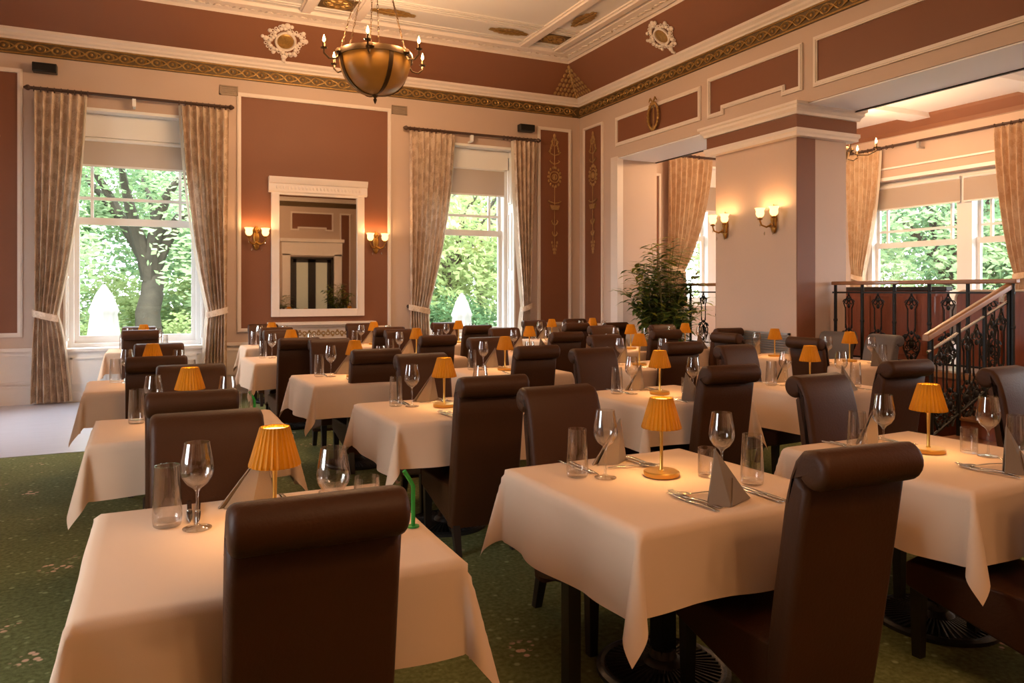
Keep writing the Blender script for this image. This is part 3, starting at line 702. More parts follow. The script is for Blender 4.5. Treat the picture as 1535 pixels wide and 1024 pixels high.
# ------------------------------------------------------------------ lights of the room
def flame_bulb(parent, p, W, rad=.016, name='bulb'):
    a = MB(); a.lathe([(.001, 0), (rad, .02), (rad * .9, .04), (.001, .085)], 10, 0, T(*p)); a.build(name, 'flame', parent)
    plight('bulb_glow', (p[0], p[1], p[2] + .14), W, WARM, .05, parent)
def chandelier(loc, label, scale=1.0, W=CH_W, rot=0, ztop=None, e=.19):
    root = thing('bowl_chandelier', label, 'chandelier', loc, rot)
    rz, Rb, dp = 0, .40 * scale, .43 * scale
    prof = [(Rb * sin(t_ * pi / 2) ** .82, -dp * (cos(t_ * pi / 2)) ** 1.0) for t_ in [i / 14 for i in range(15)]]
    prof[0] = (.004, -dp)
    a = MB(); a.lathe(prof, 48); a.build('bowl', 'amber', root, sharp=180)
    a = MB(); a.lathe([(Rb - .01, -.03), (Rb + .018, -.035), (Rb + .024, .0), (Rb + .018, .03), (Rb - .01, .032), (Rb - .01, -.03)], 48)
    for k in range(6):
        q = k * pi / 3 + pi / 6; a.ell(((Rb + .015) * cos(q), (Rb + .015) * sin(q), 0), .05, .05, .035, 8, 5)
    a.build('rim', 'bronze', root)
    for k in range(4):
        q = k * pi / 2 + R_(-57); a = MB(); hw_ = .024 * scale
        for dr_ in (.004, .014):
            pass
        vs = []
        for r_, z_ in prof:
            for (o_, t_) in ((.002, -1), (.014, -1), (.014, 1), (.002, 1)):
                w_ = hw_ * t_ * min(1, .25 + r_ / Rb); vs.append(((r_ + o_) * cos(q) - w_ * sin(q), (r_ + o_) * sin(q) + w_ * cos(q), z_ - o_ * .4))
        n_ = len(prof)
        a.add(vs, [(4 * i + j, 4 * i + (j + 1) % 4, 4 * i + 4 + (j + 1) % 4, 4 * i + 4 + j) for i in range(n_ - 1) for j in range(4)]); a.build('rib', 'bronze', root)
    a = MB(); a.lathe([(.001, -dp - .10), (.012, -dp - .08), (.022, -dp - .05), (.012, -dp - .03), (.03, -dp - .015), (.035, -dp + .01), (.001, -dp + .02)], 12); a.build('finial', 'bronze', root)
    zc = (ztop or ZC) - loc[2]
    for k in range(6):
        q = k * pi / 3 + pi / 6; a = MB()
        p0 = Vector((Rb * cos(q), Rb * sin(q), .03)); p1 = Vector((.05 * cos(q), .05 * sin(q), zc - .06))
        n = int((p1 - p0).length / .06)
        for i in range(n):
            p = p0.lerp(p1, (i + .5) / n); d = (p1 - p0).normalized(); rm = d.to_track_quat('Z', 'Y').to_matrix().to_4x4()
            a.torus(.016, .0045, 8, 4, 0, Matrix.Translation(p) @ rm @ Matrix.Rotation(pi / 2 * (i % 2), 4, 'Z') @ Matrix.Rotation(pi / 2, 4, 'X') @ Matrix.Diagonal((.6, 1.7, 1, 1)))
        a.build('chain', 'bronze', root, sharp=60)
        q = k * pi / 3 + pi / 6; c, s = cos(q), sin(q); pass
        a = MB(); a.tube([((Rb + e * f) * c, (Rb + e * f) * s, zz) for f, zz in ((0, -.02), (.3, -.09), (.7, -.10), (1.0, -.05), (1.0, .0))], .011, 6)
        a.lathe([(.001, 0), (.035, .008), (.04, .018), (.016, .02), (.016, .07), (.001, .072)], 10, 0, T((Rb + e) * c, (Rb + e) * s, -.01)); ar_ = a.build('arm', 'bronze', root)
        flame_bulb(ar_, ((Rb + e) * c, (Rb + e) * s, .062), W)
    a = MB(); a.lathe([(.001, zc), (.11, zc), (.09, zc - .03), (.04, zc - .05), (.03, zc - .07), (.001, zc - .075)], 16); a.build('canopy', 'bronze', root)
    plight('bowl_glow', (0, 0, -.05), W * .06, WARM, .08, root)
    return root
chandelier((2.22, 8.27, 4.13), 'amber glass bowl chandelier with six candle bulbs on chains', rot=-CAM_YAW + R_(3))
chandelier((2.22, -1.6, 4.185), 'added amber bowl chandelier, unseen behind the viewpoint, for warm fill light', rot=.2)  # unseen chandelier, added for more warm light in the main room
chandelier((9.45, 8.34, 3.66), 'small bowl chandelier hanging behind the column over the raised area', .62, 50, -CAM_YAW, 4.5, .36)
chandelier((9.8, -.5, 3.66), 'added small bowl chandelier, unseen behind the viewpoint, to light the raised area', .62, 60, .0, 4.5, .36)  # unseen chandelier, added to brighten the raised area

sc0 = None
def sconce(loc, rz, label):
    global sc0
    if sc0: return dup(sc0, loc, rz, label)
    root = thing('wall_sconce', label, 'wall light', loc, rz, 'gilt twin wall sconces'); sc0 = root
    a = MB(); a.lathe([(.001, -.17), (.03, -.15), (.045, -.10), (.03, -.05), (.05, .0), (.045, .06), (.02, .12), (.03, .15), (.001, .20)], 12, 0, Matrix.Diagonal((1, .5, 1, 1)) @ T(0, -.04, 0))
    for s in (-1, 1):
        a.tube([(0, -.03, .08), (s * .045, -.04, .12), (s * .03, -.035, .17)], [.012, .012, .004], 5); a.tube([(0, -.03, -.1), (s * .05, -.035, -.08), (s * .045, -.03, -.03)], [.01, .012, .005], 5)
    a.build('backplate', 'sconcegold', root, sharp=60)
    for s in (-1, 1):
        a = MB(); a.tube([(0, -.04, -.05), (s * .05, -.09, -.085), (s * .10, -.12, -.06), (s * .115, -.13, -.01), (s * .115, -.13, .01)], [.014, .012, .011, .010, .012], 7)
        a.lathe([(.001, 0), (.03, .006), (.036, .016), (.02, .02), (.02, .03), (.001, .031)], 12, 0, T(s * .115, -.13, .005)); arm = a.build('arm', 'sconcegold', root)
        a = MB(); a.lathe([(.02, .035), (.043, .055), (.052, .085), (.048, .115), (.058, .145), (.066, .152)], 18, 0, T(s * .115, -.13, 0), mod=lambda k, z: 1 + .05 * (z > .12) * cos(k * pi / 1.5)); a.build('tulip_shade', 'tulip', arm, sharp=180)
        a = MB(); a.lathe([(.001, 0), (.012, .015), (.012, .03), (.001, .06)], 8, 0, T(s * .115, -.13, .05)); a.build('bulb', 'flame', arm)
        a = MB(); a.lathe([(.001, -.05), (.008, -.03), (.001, 0)], 6, 0, T(s * .115, -.13, -.03)); a.lathe([(.001, -.09), (.011, -.07), (.001, -.035)], 6, 0, T(s * .07, -.10, -.10)); a.build('crystal_drop', 'crystal', arm, sharp=20)
        plight('sconce_glow', (s * .115, -.14, .15), SCONCE_W, (1, .58, .24), .03, root)
    return root
sconce((1.33, YB - .002, 2.27), 0, 'twin gilt sconce with tulip shades on the wall left of the mirror')
sconce((3.13, YB - .002, 2.25), 0, 'twin gilt sconce with tulip shades on the wall right of the mirror')
sconce((XR - .002, 7.80, 2.36), -pi / 2, 'twin gilt sconce on the column, the one nearer the palm')
sconce((XR - .002, 6.93, 2.37), -pi / 2, 'twin gilt sconce on the column, the one nearer the dark corner strip')

# ------------------------------------------------------------------ dining furniture prototypes
def chair_proto(loc, rz, label):
    root = thing('dining_chair', label, 'chair', loc, rz, 'high backed dining chairs')
    hw = .205
    out = []
    for i in range(9):                       # rear face, foot to roll
        t_ = i / 8; out.append((.165 - .125 * t_ ** .9, .15 + .75 * t_))
    cy, cz, rr = .028, .968, .062
    for i in range(15):                      # round the roll from underneath to the front
        q = R_(-20 - i * 17.0); out.append((cy + rr * cos(q), cz + rr * sin(q)))
    q0 = out[-1]
    fr_ = [(.070, 1.018), (.100, .985), (.122, .93), (.144, .85), (.165, .72), (.19, .58), (.215, .42), (.235, .28), (.238, .15)]
    poly = out + fr_
    n_ = len(poly); P2 = [Vector(p) for p in poly]; nor = []
    for i in range(n_):
        d = (P2[(i + 1) % n_] - P2[i - 1]).normalized(); nor.append(Vector((-d.y, d.x)))
    area = sum(P2[i].x * P2[(i + 1) % n_].y - P2[(i + 1) % n_].x * P2[i].y for i in range(n_)); sg = 1 if area > 0 else -1
    rr_ = .025; sl = []
    for q in range(6):
        t_ = q / 5 * pi / 2; sl.append((-hw + rr_ * (1 - cos(t_)), rr_ * (1 - sin(t_))))
    sl = sl + [(-x_, i_) for x_, i_ in sl[::-1]]
    a = MB()
    for x_, ins in sl: a.v += [(x_, P2[i].x + nor[i].x * sg * ins, P2[i].y + nor[i].y * sg * ins) for i in range(n_)]
    for k in range(len(sl) - 1):
        for i in range(n_): a.f.append((k * n_ + i, k * n_ + (i + 1) % n_, (k + 1) * n_ + (i + 1) % n_, (k + 1) * n_ + i)); a.mi.append(0)
    a.f += [tuple(range(n_)), tuple(range((len(sl) - 1) * n_, len(sl) * n_))]; a.mi += [0, 0]
    a.build('backrest', 'leather', root, sharp=60)
    a = MB()
    top = []
    def seat(u, v):
        y = .20 + .49 * v; wq = hw * (1 - .0 + .09 * v)
        x = (u * 2 - 1) * wq
        cr_ = .028 * (1 - abs(2 * u - 1) ** 3) * (sin(pi * min(1, max(0, v * .9 + .05))) ** .4)
        return (x, y, .385 + cr_)
    n = 8
    a.grid(seat, n, n)
    ring = [j for j in range(n + 1)] + [(n + 1) * j + n for j in range(1, n + 1)] + [(n + 1) * n + j for j in range(n - 1, -1, -1)] + [(n + 1) * j for j in range(n - 1, 0, -1)]
    base = len(a.v); lo = []
    for j in ring:
        x, y, z = a.v[j]; lo.append((x, y, .285 - .12 * max(0, (.69 - y)) / .49)); 
    a.v += lo; m_ = len(ring)
    for i in range(m_): a.f.append((ring[i], ring[(i + 1) % m_], base + (i + 1) % m_, base + i)); a.mi.append(0)
    a.f.append(tuple(base + i for i in range(m_))); a.mi.append(0)
    a.build('seat', 'leather', root, bevel=.012, sharp=50, segs=3)
    for s in (-1, 1):
        a = MB(); x = s * .192
        a.add([(x - .024, .625, .30), (x + .024, .625, .30), (x + .024, .673, .30), (x - .024, .673, .30), (x - .018, .632, 0), (x + .018, .632, 0), (x + .018, .668, 0), (x - .018, .668, 0)], [(0, 1, 2, 3), (4, 7, 6, 5), (0, 4, 5, 1), (1, 5, 6, 2), (2, 6, 7, 3), (3, 7, 4, 0)]); a.build('leg', 'darkwood', root, smooth=False)
        a = MB(); x = s * .17
        a.add([(x - .022, .17, .2), (x + .022, .17, .2), (x + .022, .215, .2), (x - .022, .215, .2), (x - .018, .115, 0), (x + .018, .115, 0), (x + .018, .15, 0), (x - .018, .15, 0)], [(0, 1, 2, 3), (4, 7, 6, 5), (0, 4, 5, 1), (1, 5, 6, 2), (2, 6, 7, 3), (3, 7, 4, 0)]); a.build('leg', 'darkwood', root, smooth=False)
    return root
chair0 = None
def chair(x, y, deg, label, grey=False, s=1.0):
    global chair0
    if chair0 is None: chair0 = chair_proto((x, y, 0), R_(deg), label); return chair0
    r = dup(chair0, (x, y, 0), R_(deg), label)
    if s != 1.0: r.scale = (s, s, s)
    if grey:
        for c in r.children:
            if c.name.split('.')[0] in ('seat', 'backrest'):
                c.data = grey_mesh(c.data)
        r['group'] = 'grey dining chairs'
    return r
_gm = {}
def grey_mesh(d):
    if d.name not in _gm:
        q = d.copy(); q.materials[0] = M['greyleather']; _gm[d.name] = q
    return _gm[d.name]

tab0 = None
def table_base(x, y, rz, label, wx, wy):
    global tab0
    if tab0: 
        r = dup(tab0, (x, y, 0), rz, label)
        for c in r.children:
            if c.name.startswith('top'): c.scale = (wx / .9, wy / .9, 1)
        return r
    root = thing('pedestal_table', label, 'table', (x, y, 0), rz, 'pedestal dining tables'); tab0 = root
    a = MB(); a.box(-.45, -.45, .715, .45, .45, .742); a.build('top', 'darkwood', root, smooth=False)
    a = MB(); a.box(-.036, -.036, .04, .036, .036, .70); a.box(-.25, -.04, .675, .25, .04, .715); a.box(-.04, -.25, .675, .04, .25, .715); a.build('post', 'iron', root, smooth=False)
    a = MB()
    a.lathe([(.262, 0), (.262, .016), (.245, .024), (.232, .018), (.222, .020)], 40)
    a.lathe([(.222, .010), (.08, .026), (.075, .0)], 40, 1)
    for k in range(48):
        q = 2 * pi * k / 48; a.tube([(.075 * cos(q), .075 * sin(q), .034), (.224 * cos(q), .224 * sin(q), .019)], [.004, .006], 4, 0)
    a.lathe([(.085, .02), (.075, .045), (.055, .06), (.048, .09), (.04, .095)], 20)
    a.build('base', ['castiron', 'iron'], root)
    return root

def cloth_mesh(wx, wy, dx, dy, ox=0, oy=0, seed=0, rot=0):
    """square of linen over a table top: hangs straight on the sides, folds out into points at the corners"""
    rnd = random.Random(seed); p1, p2, p3 = [rnd.uniform(0, 6.28) for _ in range(3)]
    hx, hy = wx / 2 + .004, wy / 2 + .004; zt = .749; n = 56
    def ax(t, h, d0, d1):
        L = 2 * h + d0 + d1; return -h - d0 + L * t
    mb = MB()
    def fn(s, t):
        u = ax(s, hx, dx - ox, dx + ox); v = ax(t, hy, dy - oy, dy + oy)
        if rot:
            u, v = u * cos(rot) - v * sin(rot), u * sin(rot) + v * cos(rot)
        eu = max(0, abs(u) - hx); ev = max(0, abs(v) - hy); su = 1 if u > 0 else -1; sv = 1 if v > 0 else -1
        x = max(-hx, min(hx, u)); y = max(-hy, min(hy, v)); z = zt
        rb_ = .014
        def hang(d):      # rounded edge then straight fall
            if d < rb_ * 1.57:
                q = d / rb_; return rb_ * sin(q) - 0, rb_ * (1 - cos(q))
            return rb_, rb_ + d - rb_ * 1.57
        if eu and ev:
            r = hypot(eu, ev); ph = math.atan2(ev, eu); o_, dn = hang(r)
            sp = sin(2 * ph)
            k = r * (.23 * sp ** 1.6)
            fold = .09 * r * sin(4 * ph) * sp
            x += su * (o_ * cos(ph) + k * .72 + fold + .03 * r * cos(ph)); y += sv * (o_ * sin(ph) + k * .72 - fold + .03 * r * sin(ph))
            z = zt - dn * (1 - .04 * sp)
        elif eu:
            o_, dn = hang(eu); near = min(1, (hy - abs(v)) / .22)
            x += su * (o_ + eu * (.05 + .07 * near * sin(v * 13 + p1) * .5 + .10 * max(0, sin(v * 7 + p2)) * near)); z = zt - dn
        elif ev:
            o_, dn = hang(ev); near = min(1, (hx - abs(u)) / .22)
            y += sv * (o_ + ev * (.05 + .07 * near * sin(u * 12 + p2) * .5 + .10 * max(0, sin(u * 8 + p3)) * near)); z = zt - dn
        else:
            z = zt + .0012 * sin(u * 9 + p1) * sin(v * 7 + p2)
        return (x, y, z)
    mb.grid(fn, n, n)
    return mb

# ---- things on the tables: one of each kind, then copies
protos = {}
def copy_or_make(kind, make, loc, rz, label):
    if kind in protos: return dup(protos[kind], loc, rz, label)
    r = make(); r.location = loc; r.rotation_euler = (0, 0, rz); r['label'] = label; protos[kind] = r; return r
def mk_lamp():
    root = thing('table_lamp', '', 'lamp', group='gold pleated table lamps')
    a = MB(); a.lathe([(.001, 0), (.070, 0), (.072, .004), (.072, .017), (.069, .021), (.001, .022)], 32); a.build('base', 'brass', root)
    a = MB(); a.lathe([(.012, .021), (.007, .03), (.0065, .10), (.0085, .2), (.009, .285), (.001, .287)], 12); a.build('stem', 'brass', root)
    a = MB(); a.lathe([(.078, .193), (.0785, .198), (.046, .312), (.0445, .316)], 84, mod=lambda k, z: 1 + .035 * (1 if k % 3 == 0 else -.5)); a.build('shade', 'shade', root, sharp=12, recalc=False)
    a = MB(); a.disc(.043, .306, 32); a.build('shade_top', 'shadetop', root)
    plight('lamp_glow', (0, 0, .228), LAMP_W, (1, .60, .24), .022, root)
    return root
def mk_wine():
    a = MB()
    prof = [(.001, .001), (.044, .0015), (.044, .004), (.012, .009), (.0045, .02), (.004, .07), (.0045, .115), (.012, .128), (.032, .143), (.046, .165), (.050, .185), (.047, .215), (.041, .25), (.0375, .272), (.0365, .272), (.040, .25), (.046, .215), (.0485, .185), (.0445, .167), (.03, .146), (.001, .136)]
    a.lathe(prof, 24); o = a.build('wine_glass', 'glass', sharp=60); return tag(o, '', 'wine glass', 'stemmed wine glasses')
def mk_tumbler():
    a = MB()
    a.lathe([(.001, 0), (.038, 0), (.0415, .004), (.0445, .03), (.042, .10), (.037, .192), (.0358, .192), (.0405, .10), (.0428, .032), (.038, .018), (.001, .016)], 24)
    o = a.build('water_tumbler', 'glass', sharp=60); return tag(o, '', 'tumbler', 'tall water tumblers')
def mk_jar():
    a = MB()
    a.lathe([(.001, 0), (.034, 0), (.036, .004), (.036, .115), (.0345, .115), (.034, .012), (.001, .01)], 20)
    o = a.build('short_tumbler', 'glass', sharp=60); return tag(o, '', 'tumbler', 'short tumblers')
def mk_napkin():
    root = thing('folded_napkin', '', 'napkin', group='folded napkins')
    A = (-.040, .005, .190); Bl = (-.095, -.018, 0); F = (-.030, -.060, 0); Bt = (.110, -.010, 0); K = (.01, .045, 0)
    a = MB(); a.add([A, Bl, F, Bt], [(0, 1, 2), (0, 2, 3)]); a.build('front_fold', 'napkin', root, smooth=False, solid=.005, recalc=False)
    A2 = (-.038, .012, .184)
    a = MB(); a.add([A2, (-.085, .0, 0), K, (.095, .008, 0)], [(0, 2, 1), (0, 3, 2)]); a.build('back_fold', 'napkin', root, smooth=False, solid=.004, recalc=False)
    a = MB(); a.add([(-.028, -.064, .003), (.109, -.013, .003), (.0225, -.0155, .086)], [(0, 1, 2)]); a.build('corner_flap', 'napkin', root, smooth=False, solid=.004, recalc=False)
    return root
def mk_fork():
    a = MB()
    a.grid(lambda s, t: (((s - .5) * (.014 + .008 * t)), -.13 + .15 * t, .004 + .004 * sin(pi * t)), 2, 8)
    a.grid(lambda s, t: (((s - .5) * (.008 + .018 * t ** .6)), .02 + .045 * t, .004 + .002 * t), 2, 6)
    for k in range(4): a.grid(lambda s, t, k=k: (-.012 + k * .0068 + s * .0036, .065 + .05 * t, .006 + .006 * t * t), 1, 4)
    o = a.build('fork', 'steel', solid=.002, recalc=False); return tag(o, '', 'fork', 'table forks')
def mk_knife():
    a = MB()
    a.grid(lambda s, t: ((s - .5) * .015, -.14 + .13 * t, .005), 2, 6)
    a.grid(lambda s, t: ((s - .5) * .018 * (1 - t ** 4), -.01 + .14 * t, .004), 2, 8)
    o = a.build('knife', 'steel', solid=.003, recalc=False); return tag(o, '', 'knife', 'table knives')
def mk_spoon():
    a = MB()
    a.grid(lambda s, t: ((s - .5) * (.013 - .006 * t), -.12 + .15 * t, .005 + .003 * sin(pi * t)), 2, 8)
    a.grid(lambda s, t: ((s - .5) * .04 * sqrt(max(0, sin(pi * (.06 + .92 * t)))), .03 + .065 * t, .009 - .007 * sin(pi * t) * (1 - (2 * s - 1) ** 2)), 4, 8)
    o = a.build('spoon', 'steel', solid=.0015, recalc=False); return tag(o, '', 'spoon', 'dessert spoons')

ROWN = dict(A='row nearest the pale bare floor', B='second row from the left', C='middle row', D='row left of the palm', E='group by the column')
def lay_table(key, x, y, wx, wy, deg, where, near=1, far=1, detail=3, lamp=(0, 0), cd_=None, rotc=0, extras=(), skip=()):
    rz = R_(deg); c_, s_ = cos(rz), sin(rz)
    at = lambda u, v: (x + u * c_ - v * s_, y + u * s_ + v * c_)
    table_base(x, y, rz, f'black pedestal table under the cloth, {where}', wx, wy)
    dx, dy = cd_ or (.30, .27)
    o = cloth_mesh(wx, wy, dx, dy, seed=sum(map(ord, key)), rot=R_(rotc)).build('tablecloth', 'cloth', sharp=180, recalc=False)
    o.location = (x, y, 0); o.rotation_euler = (0, 0, rz); tag(o, f'white linen cloth draped over {where}', 'tablecloth', 'white linen tablecloths')
    zt = .7515
    put = lambda kind, mk, u, v, a, lab: copy_or_make(kind, mk, (*at(u, v), zt), rz + a, lab)
    if 'lamp' not in skip: put('lamp', mk_lamp, lamp[0], lamp[1], 0, f'gold pleated lamp at the centre of {where}')
    q = min(1, wy / .9); sx = min(1, wx / .9)
    for on, s, side in ((near, -1, 'near'), (far, 1, 'far')):
        if not on: continue
        a = 0 if s < 0 else pi
        P = lambda u, v: (-s * u * sx, s * v * q)
        put('wine', mk_wine, *P(.185, .13), a, f'wine glass, {side} seat, {where}')
        put('tumbler', mk_tumbler, *P(.27, .205), a, f'tall tumbler, {side} seat, {where}')
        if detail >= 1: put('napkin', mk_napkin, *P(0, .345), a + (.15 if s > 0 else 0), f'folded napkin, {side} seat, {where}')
        if detail >= 2:
            put('fork', mk_fork, *P(-.115, .30), a + .04, f'outer fork, {side} seat, {where}')
            put('knife', mk_knife, *P(.20, .33), a - .03, f'outer knife, {side} seat, {where}')
        if detail >= 3:
            put('fork', mk_fork, *P(-.085, .275), a + .10, f'inner fork, {side} seat, {where}')
            put('knife', mk_knife, *P(.175, .31), a - .06, f'inner knife, {side} seat, {where}')
            put('spoon', mk_spoon, *P(-.03, .225), a + pi / 2 - .25, f'dessert spoon, {side} seat, {where}')
            if side == 'near': put('jar', mk_jar, *P(.195, .035), a, f'short tumbler beside the tall one, {where}')
    return at

ORD = {1: 'front table', 2: 'second table', 3: 'third table', 4: 'fourth table', 5: 'rearmost table'}
def wh(k, i): return f'{ORD[i]}, {ROWN[k]}'
rows = [
    # key, index, x, y, wx, wy, rot, detail, near chair (x, y, rot), far chair
    ('A', 1, .30, 2.42, .94, .90, 0, 3, (.345, 1.74, 0), (.18, 3.19, 181)),
    ('B', 1, 1.81, 2.42, .91, .90, 2, 3, (1.945, 1.58, -3), (1.80, 3.30, 181)),
    ('C', 1, 3.20, 2.25, .92, .88, 2, 3, (3.05, 1.42, 3), (3.38, 3.12, 184)),
    ('A', 2, .17, 4.57, .94, .74, 1, 3, (.155, 3.83, 0), (.20, 5.25, 181)),
    ('B', 2, 1.68, 4.53, .92, .86, 2, 3, (1.70, 3.80, -2), (1.80, 5.42, 180)),
    ('C', 2, 3.30, 4.42, .90, .80, 2, 3, (3.32, 3.70, -3), (3.25, 5.34, 184)),
    ('D', 2, 4.66, 4.30, .86, .80, 2, 2, (4.65, 3.45, -3), (4.57, 5.12, 184)),
    ('A', 3, -.03, 6.74, .92, .80, 2, 2, (0, 5.97, 0), (.02, 7.46, 181)),
    ('B', 3, 1.56, 6.45, .90, .84, 3, 2, (1.62, 5.97, 0), (1.55, 7.52, 181)),
    ('C', 3, 2.98, 6.40, .90, .82, 3, 2, (2.98, 5.74, 0), (3.03, 7.03, 182)),
    ('D', 3, 4.40, 6.24, .86, .80, 3, 2, (4.42, 5.58, -2), (4.35, 6.88, 184)),
    ('B', 4, 1.35, 8.55, .90, .86, 3, 1, (1.30, 7.72, 0), (1.35, 9.40, 181)),
    ('C', 4, 2.72, 8.28, .86, .80, 3, 1, (2.72, 7.55, 0), (2.72, 8.97, 181)),
    ('D', 4, 4.12, 8.15, .84, .80, 3, 1, (4.27, 7.50, -2), (4.02, 8.74, 181)),
    ('A', 5, -.15, 10.62, .80, .74, 0, 1, (-.18, 10.08, 0), (-.21, 11.12, 180)),
    ('B', 5, 1.42, 10.62, .72, .74, 0, 1, (1.40, 10.03, 0), (1.36, 11.12, 180)),
    ('C', 5, 2.74, 10.25, .78, .74, 0, 1, (2.75, 9.50, 0), (2.68, 10.86, 180)),
    ('D', 5, 3.95, 10.10, .78, .74, 0, 1, (4.0, 9.50, 0), (3.90, 10.62, 180)),
]
for (k, i, x, y, wx, wy, dg, det, nc, fc) in rows:
    w_ = wh(k, i)
    lay_table(k + str(i), x, y, wx, wy, dg, w_, 1, 1, det, (.04, .06) if i == 1 else (0, .03), rotc=((i * 7 + ord(k)) % 5 - 2) * .8)
    chair(*nc, f'brown leather chair, back turned to us, {w_}')
    chair(*fc, f'brown leather chair facing us, {w_}')
# table in front at the far right: only its chair shows
chair(4.76, 2.93, 184, 'brown leather chair facing us in front of the stair foot', s=1.0)
lay_table('D1', 4.95, 2.02, .86, .84, 2, 'front table by the stair foot', 0, 1, 1)
# column group
lay_table('E2', 6.50, 5.52, .86, .84, 0, 'table between the column corner and the iron railing', 1, 1, 1, (.12, .1))
chair(5.93, 5.60, -84, 'brown leather chair side on, left of the table before the railing', s=1)
chair(7.17, 6.22, 100, 'grey leather chair nearer the column at the railing', True)
chair(7.15, 5.58, 84, 'grey leather chair before the mahogany booth back', True)
lay_table('E3', 6.38, 6.44, .80, .76, 0, 'table against the column vent', 0, 1, 1, (.0, .0))
chair(5.78, 6.60, -86, 'brown leather chair side on, left of the table against the column vent')
lay_table('E4', 5.52, 8.06, .76, .80, 2, 'table before the palm, left of a pair', 1, 1, 1)
chair(5.60, 7.40, -3, 'brown leather chair, back turned to us, left table before the palm')
chair(5.45, 8.68, 182, 'brown leather chair facing us, left table before the palm')
lay_table('F4', 6.36, 8.02, .72, .80, 2, 'table before the palm, right of a pair', 1, 1, 1)
chair(6.58, 7.40, -3, 'brown leather chair, back turned to us, right table before the palm')
chair(6.42, 8.64, 182, 'brown leather chair facing us, right table before the palm')
lay_table('E5', 5.48, 10.12, .74, .76, 0, 'rearmost table before the gilt ornament panel', 1, 1, 1)
chair(5.57, 9.50, 0, 'brown leather chair, back turned to us, before the gilt ornament panel')
chair(5.45, 10.70, 180, 'brown leather chair facing us, before the gilt ornament panel')
lay_table('F5', 6.27, 10.22, .74, .76, 0, 'rearmost table beside the first pier', 1, 1, 1)
chair(6.22, 9.44, 0, 'brown leather chair, back turned to us, beside the first pier')
chair(6.38, 11.0, 180, 'brown leather chair facing us, in the corner beside the first pier')
# a square leg that props the second table's edge
a = MB(); a.box(-.026, -.026, 0, .026, .026, .71); o = a.build('leg', 'darkwood', None, smooth=False); 
for t_ in bpy.data.objects:
    if t_.type == 'EMPTY' and t_.get('label', '').endswith('front table, second row from the left') and 'pedestal' in t_['label']: o.parent = t_; o.location = (-.44, -.02, 0)
# green stemmed buds standing in bent tubes on the two left tables
for (x, y, lab) in ((.735, 2.28, 'bent green glass stem holder on the front table nearest the pale floor'), (.50, 4.45, 'bent green glass stem holder on the second table nearest the pale floor')):
    a = MB(); a.tube([(0, 0, 0), (0, 0, .13), (-.008, .0, .145), (-.03, 0, .18)], .007, 8); a.lathe([(.001, 0), (.02, 0), (.02, .004), (.001, .006)], 12)
    o = a.build('stem_holder', 'greenglass'); o.location = (x, y, .7515); tag(o, lab, 'holder')

# ------------------------------------------------------------------ railing, stair, booths
RX, RY0, RY1, RZ = 7.44, 4.42, 6.56, 1.60
def ornament(mb, X, h=.84, m=0):
    """scrolled cast iron panel about 0.24 wide and h high, standing on z = 0"""
    for s in (-1, 1):
        mb.tube([(s * .045, 0, h * .44), (s * .045, 0, h * .78)], .008, 5, m, X)
        sp = lambda cx, cz, r0, tn, d0=0, sg=1: [(cx + sg * s * r0 * (1 - .7 * k / 14) * cos(d0 + tn * k / 14), 0, cz + r0 * (1 - .7 * k / 14) * sin(d0 + tn * k / 14)) for k in range(15)]
        mb.tube(sp(s * .055, h * .33, .055, 8), .008, 4, m, X); mb.tube(sp(s * .05, h * .2, .05, -8), .008, 4, m, X)
        mb.tube(sp(s * .04, h * .86, .04, 7), .007, 4, m, X); mb.tube(sp(s * .03, h * .08, .035, 7), .007, 4, m, X)
        mb.tube([(s * .03, 0, 0), (s * .09, 0, h * .16), (s * .10, 0, h * .28), (s * .03, 0, h * .42), (s * .045, 0, h * .5)], .009, 5, m, X)
        mb.tube([(s * .045, 0, h * .76), (s * .07, 0, h * .84), (s * .03, 0, h * .92), (0, 0, h * .98)], .008, 5, m, X)
        mb.ell((s * .08, 0, h * .36), .022, .012, .022, 6, 4, m, X); mb.ell((s * .06, 0, h * .14), .02, .012, .02, 6, 4, m, X)
    for (z, r) in ((.06, .03), (.25, .045), (.31, .03), (.42, .025), (.80, .028), (.9, .03), (.98, .018)): mb.ell((0, 0, h * z), r * .8, .014, r, 7, 5, m, X)
    mb.torus(.055, .009, 14, 5, m, X @ T(0, 0, h * .25, 0, pi / 2))
def railing(y0, y1, label, posts, orn):
    root = thing('iron_railing', label, 'railing', (RX, y0, ZD))
    H_ = RZ - ZD; L = y1 - y0
    a = MB(); a.box(-.035, -.03, H_ - .03, .035, L, H_ + .015); a.build('handrail', 'rail', root, bevel=.012)
    a = MB(); a.box(-.012, 0, H_ - .13, .012, L, H_ - .11); a.box(-.012, 0, .06, .012, L, .08); a.build('bars', 'iron', root, smooth=False)
    for p in posts:
        a = MB(); a.tube([(0, p, 0), (0, p, H_ - .02)], .019, 8); a.ell((0, p, H_ * .52), .026, .026, .03, 8, 5); a.lathe([(.03, 0), (.03, .03), (.02, .05)], 10, 0, T(0, p, 0)); a.build('post', 'iron', root)
    for p in orn:
        a = MB(); ornament(a, T(0, p, .07, pi / 2), H_ - .2); a.build('scroll_panel', 'iron', root, sharp=60)
ps = [.02, .46, .88, 1.30, 1.72, 2.10]
railing(RY0, RY1, 'black iron railing with oak handrail between the column and the stair', ps, [(a_ + b_) / 2 for a_, b_ in zip(ps, ps[1:])])
ps = [.03, .62, 1.22, 1.82, 2.42]
railing(8.03, 10.45, 'black iron railing with oak handrail behind the palm', ps, [(a_ + b_) / 2 for a_, b_ in zip(ps, ps[1:])])
st = MB()
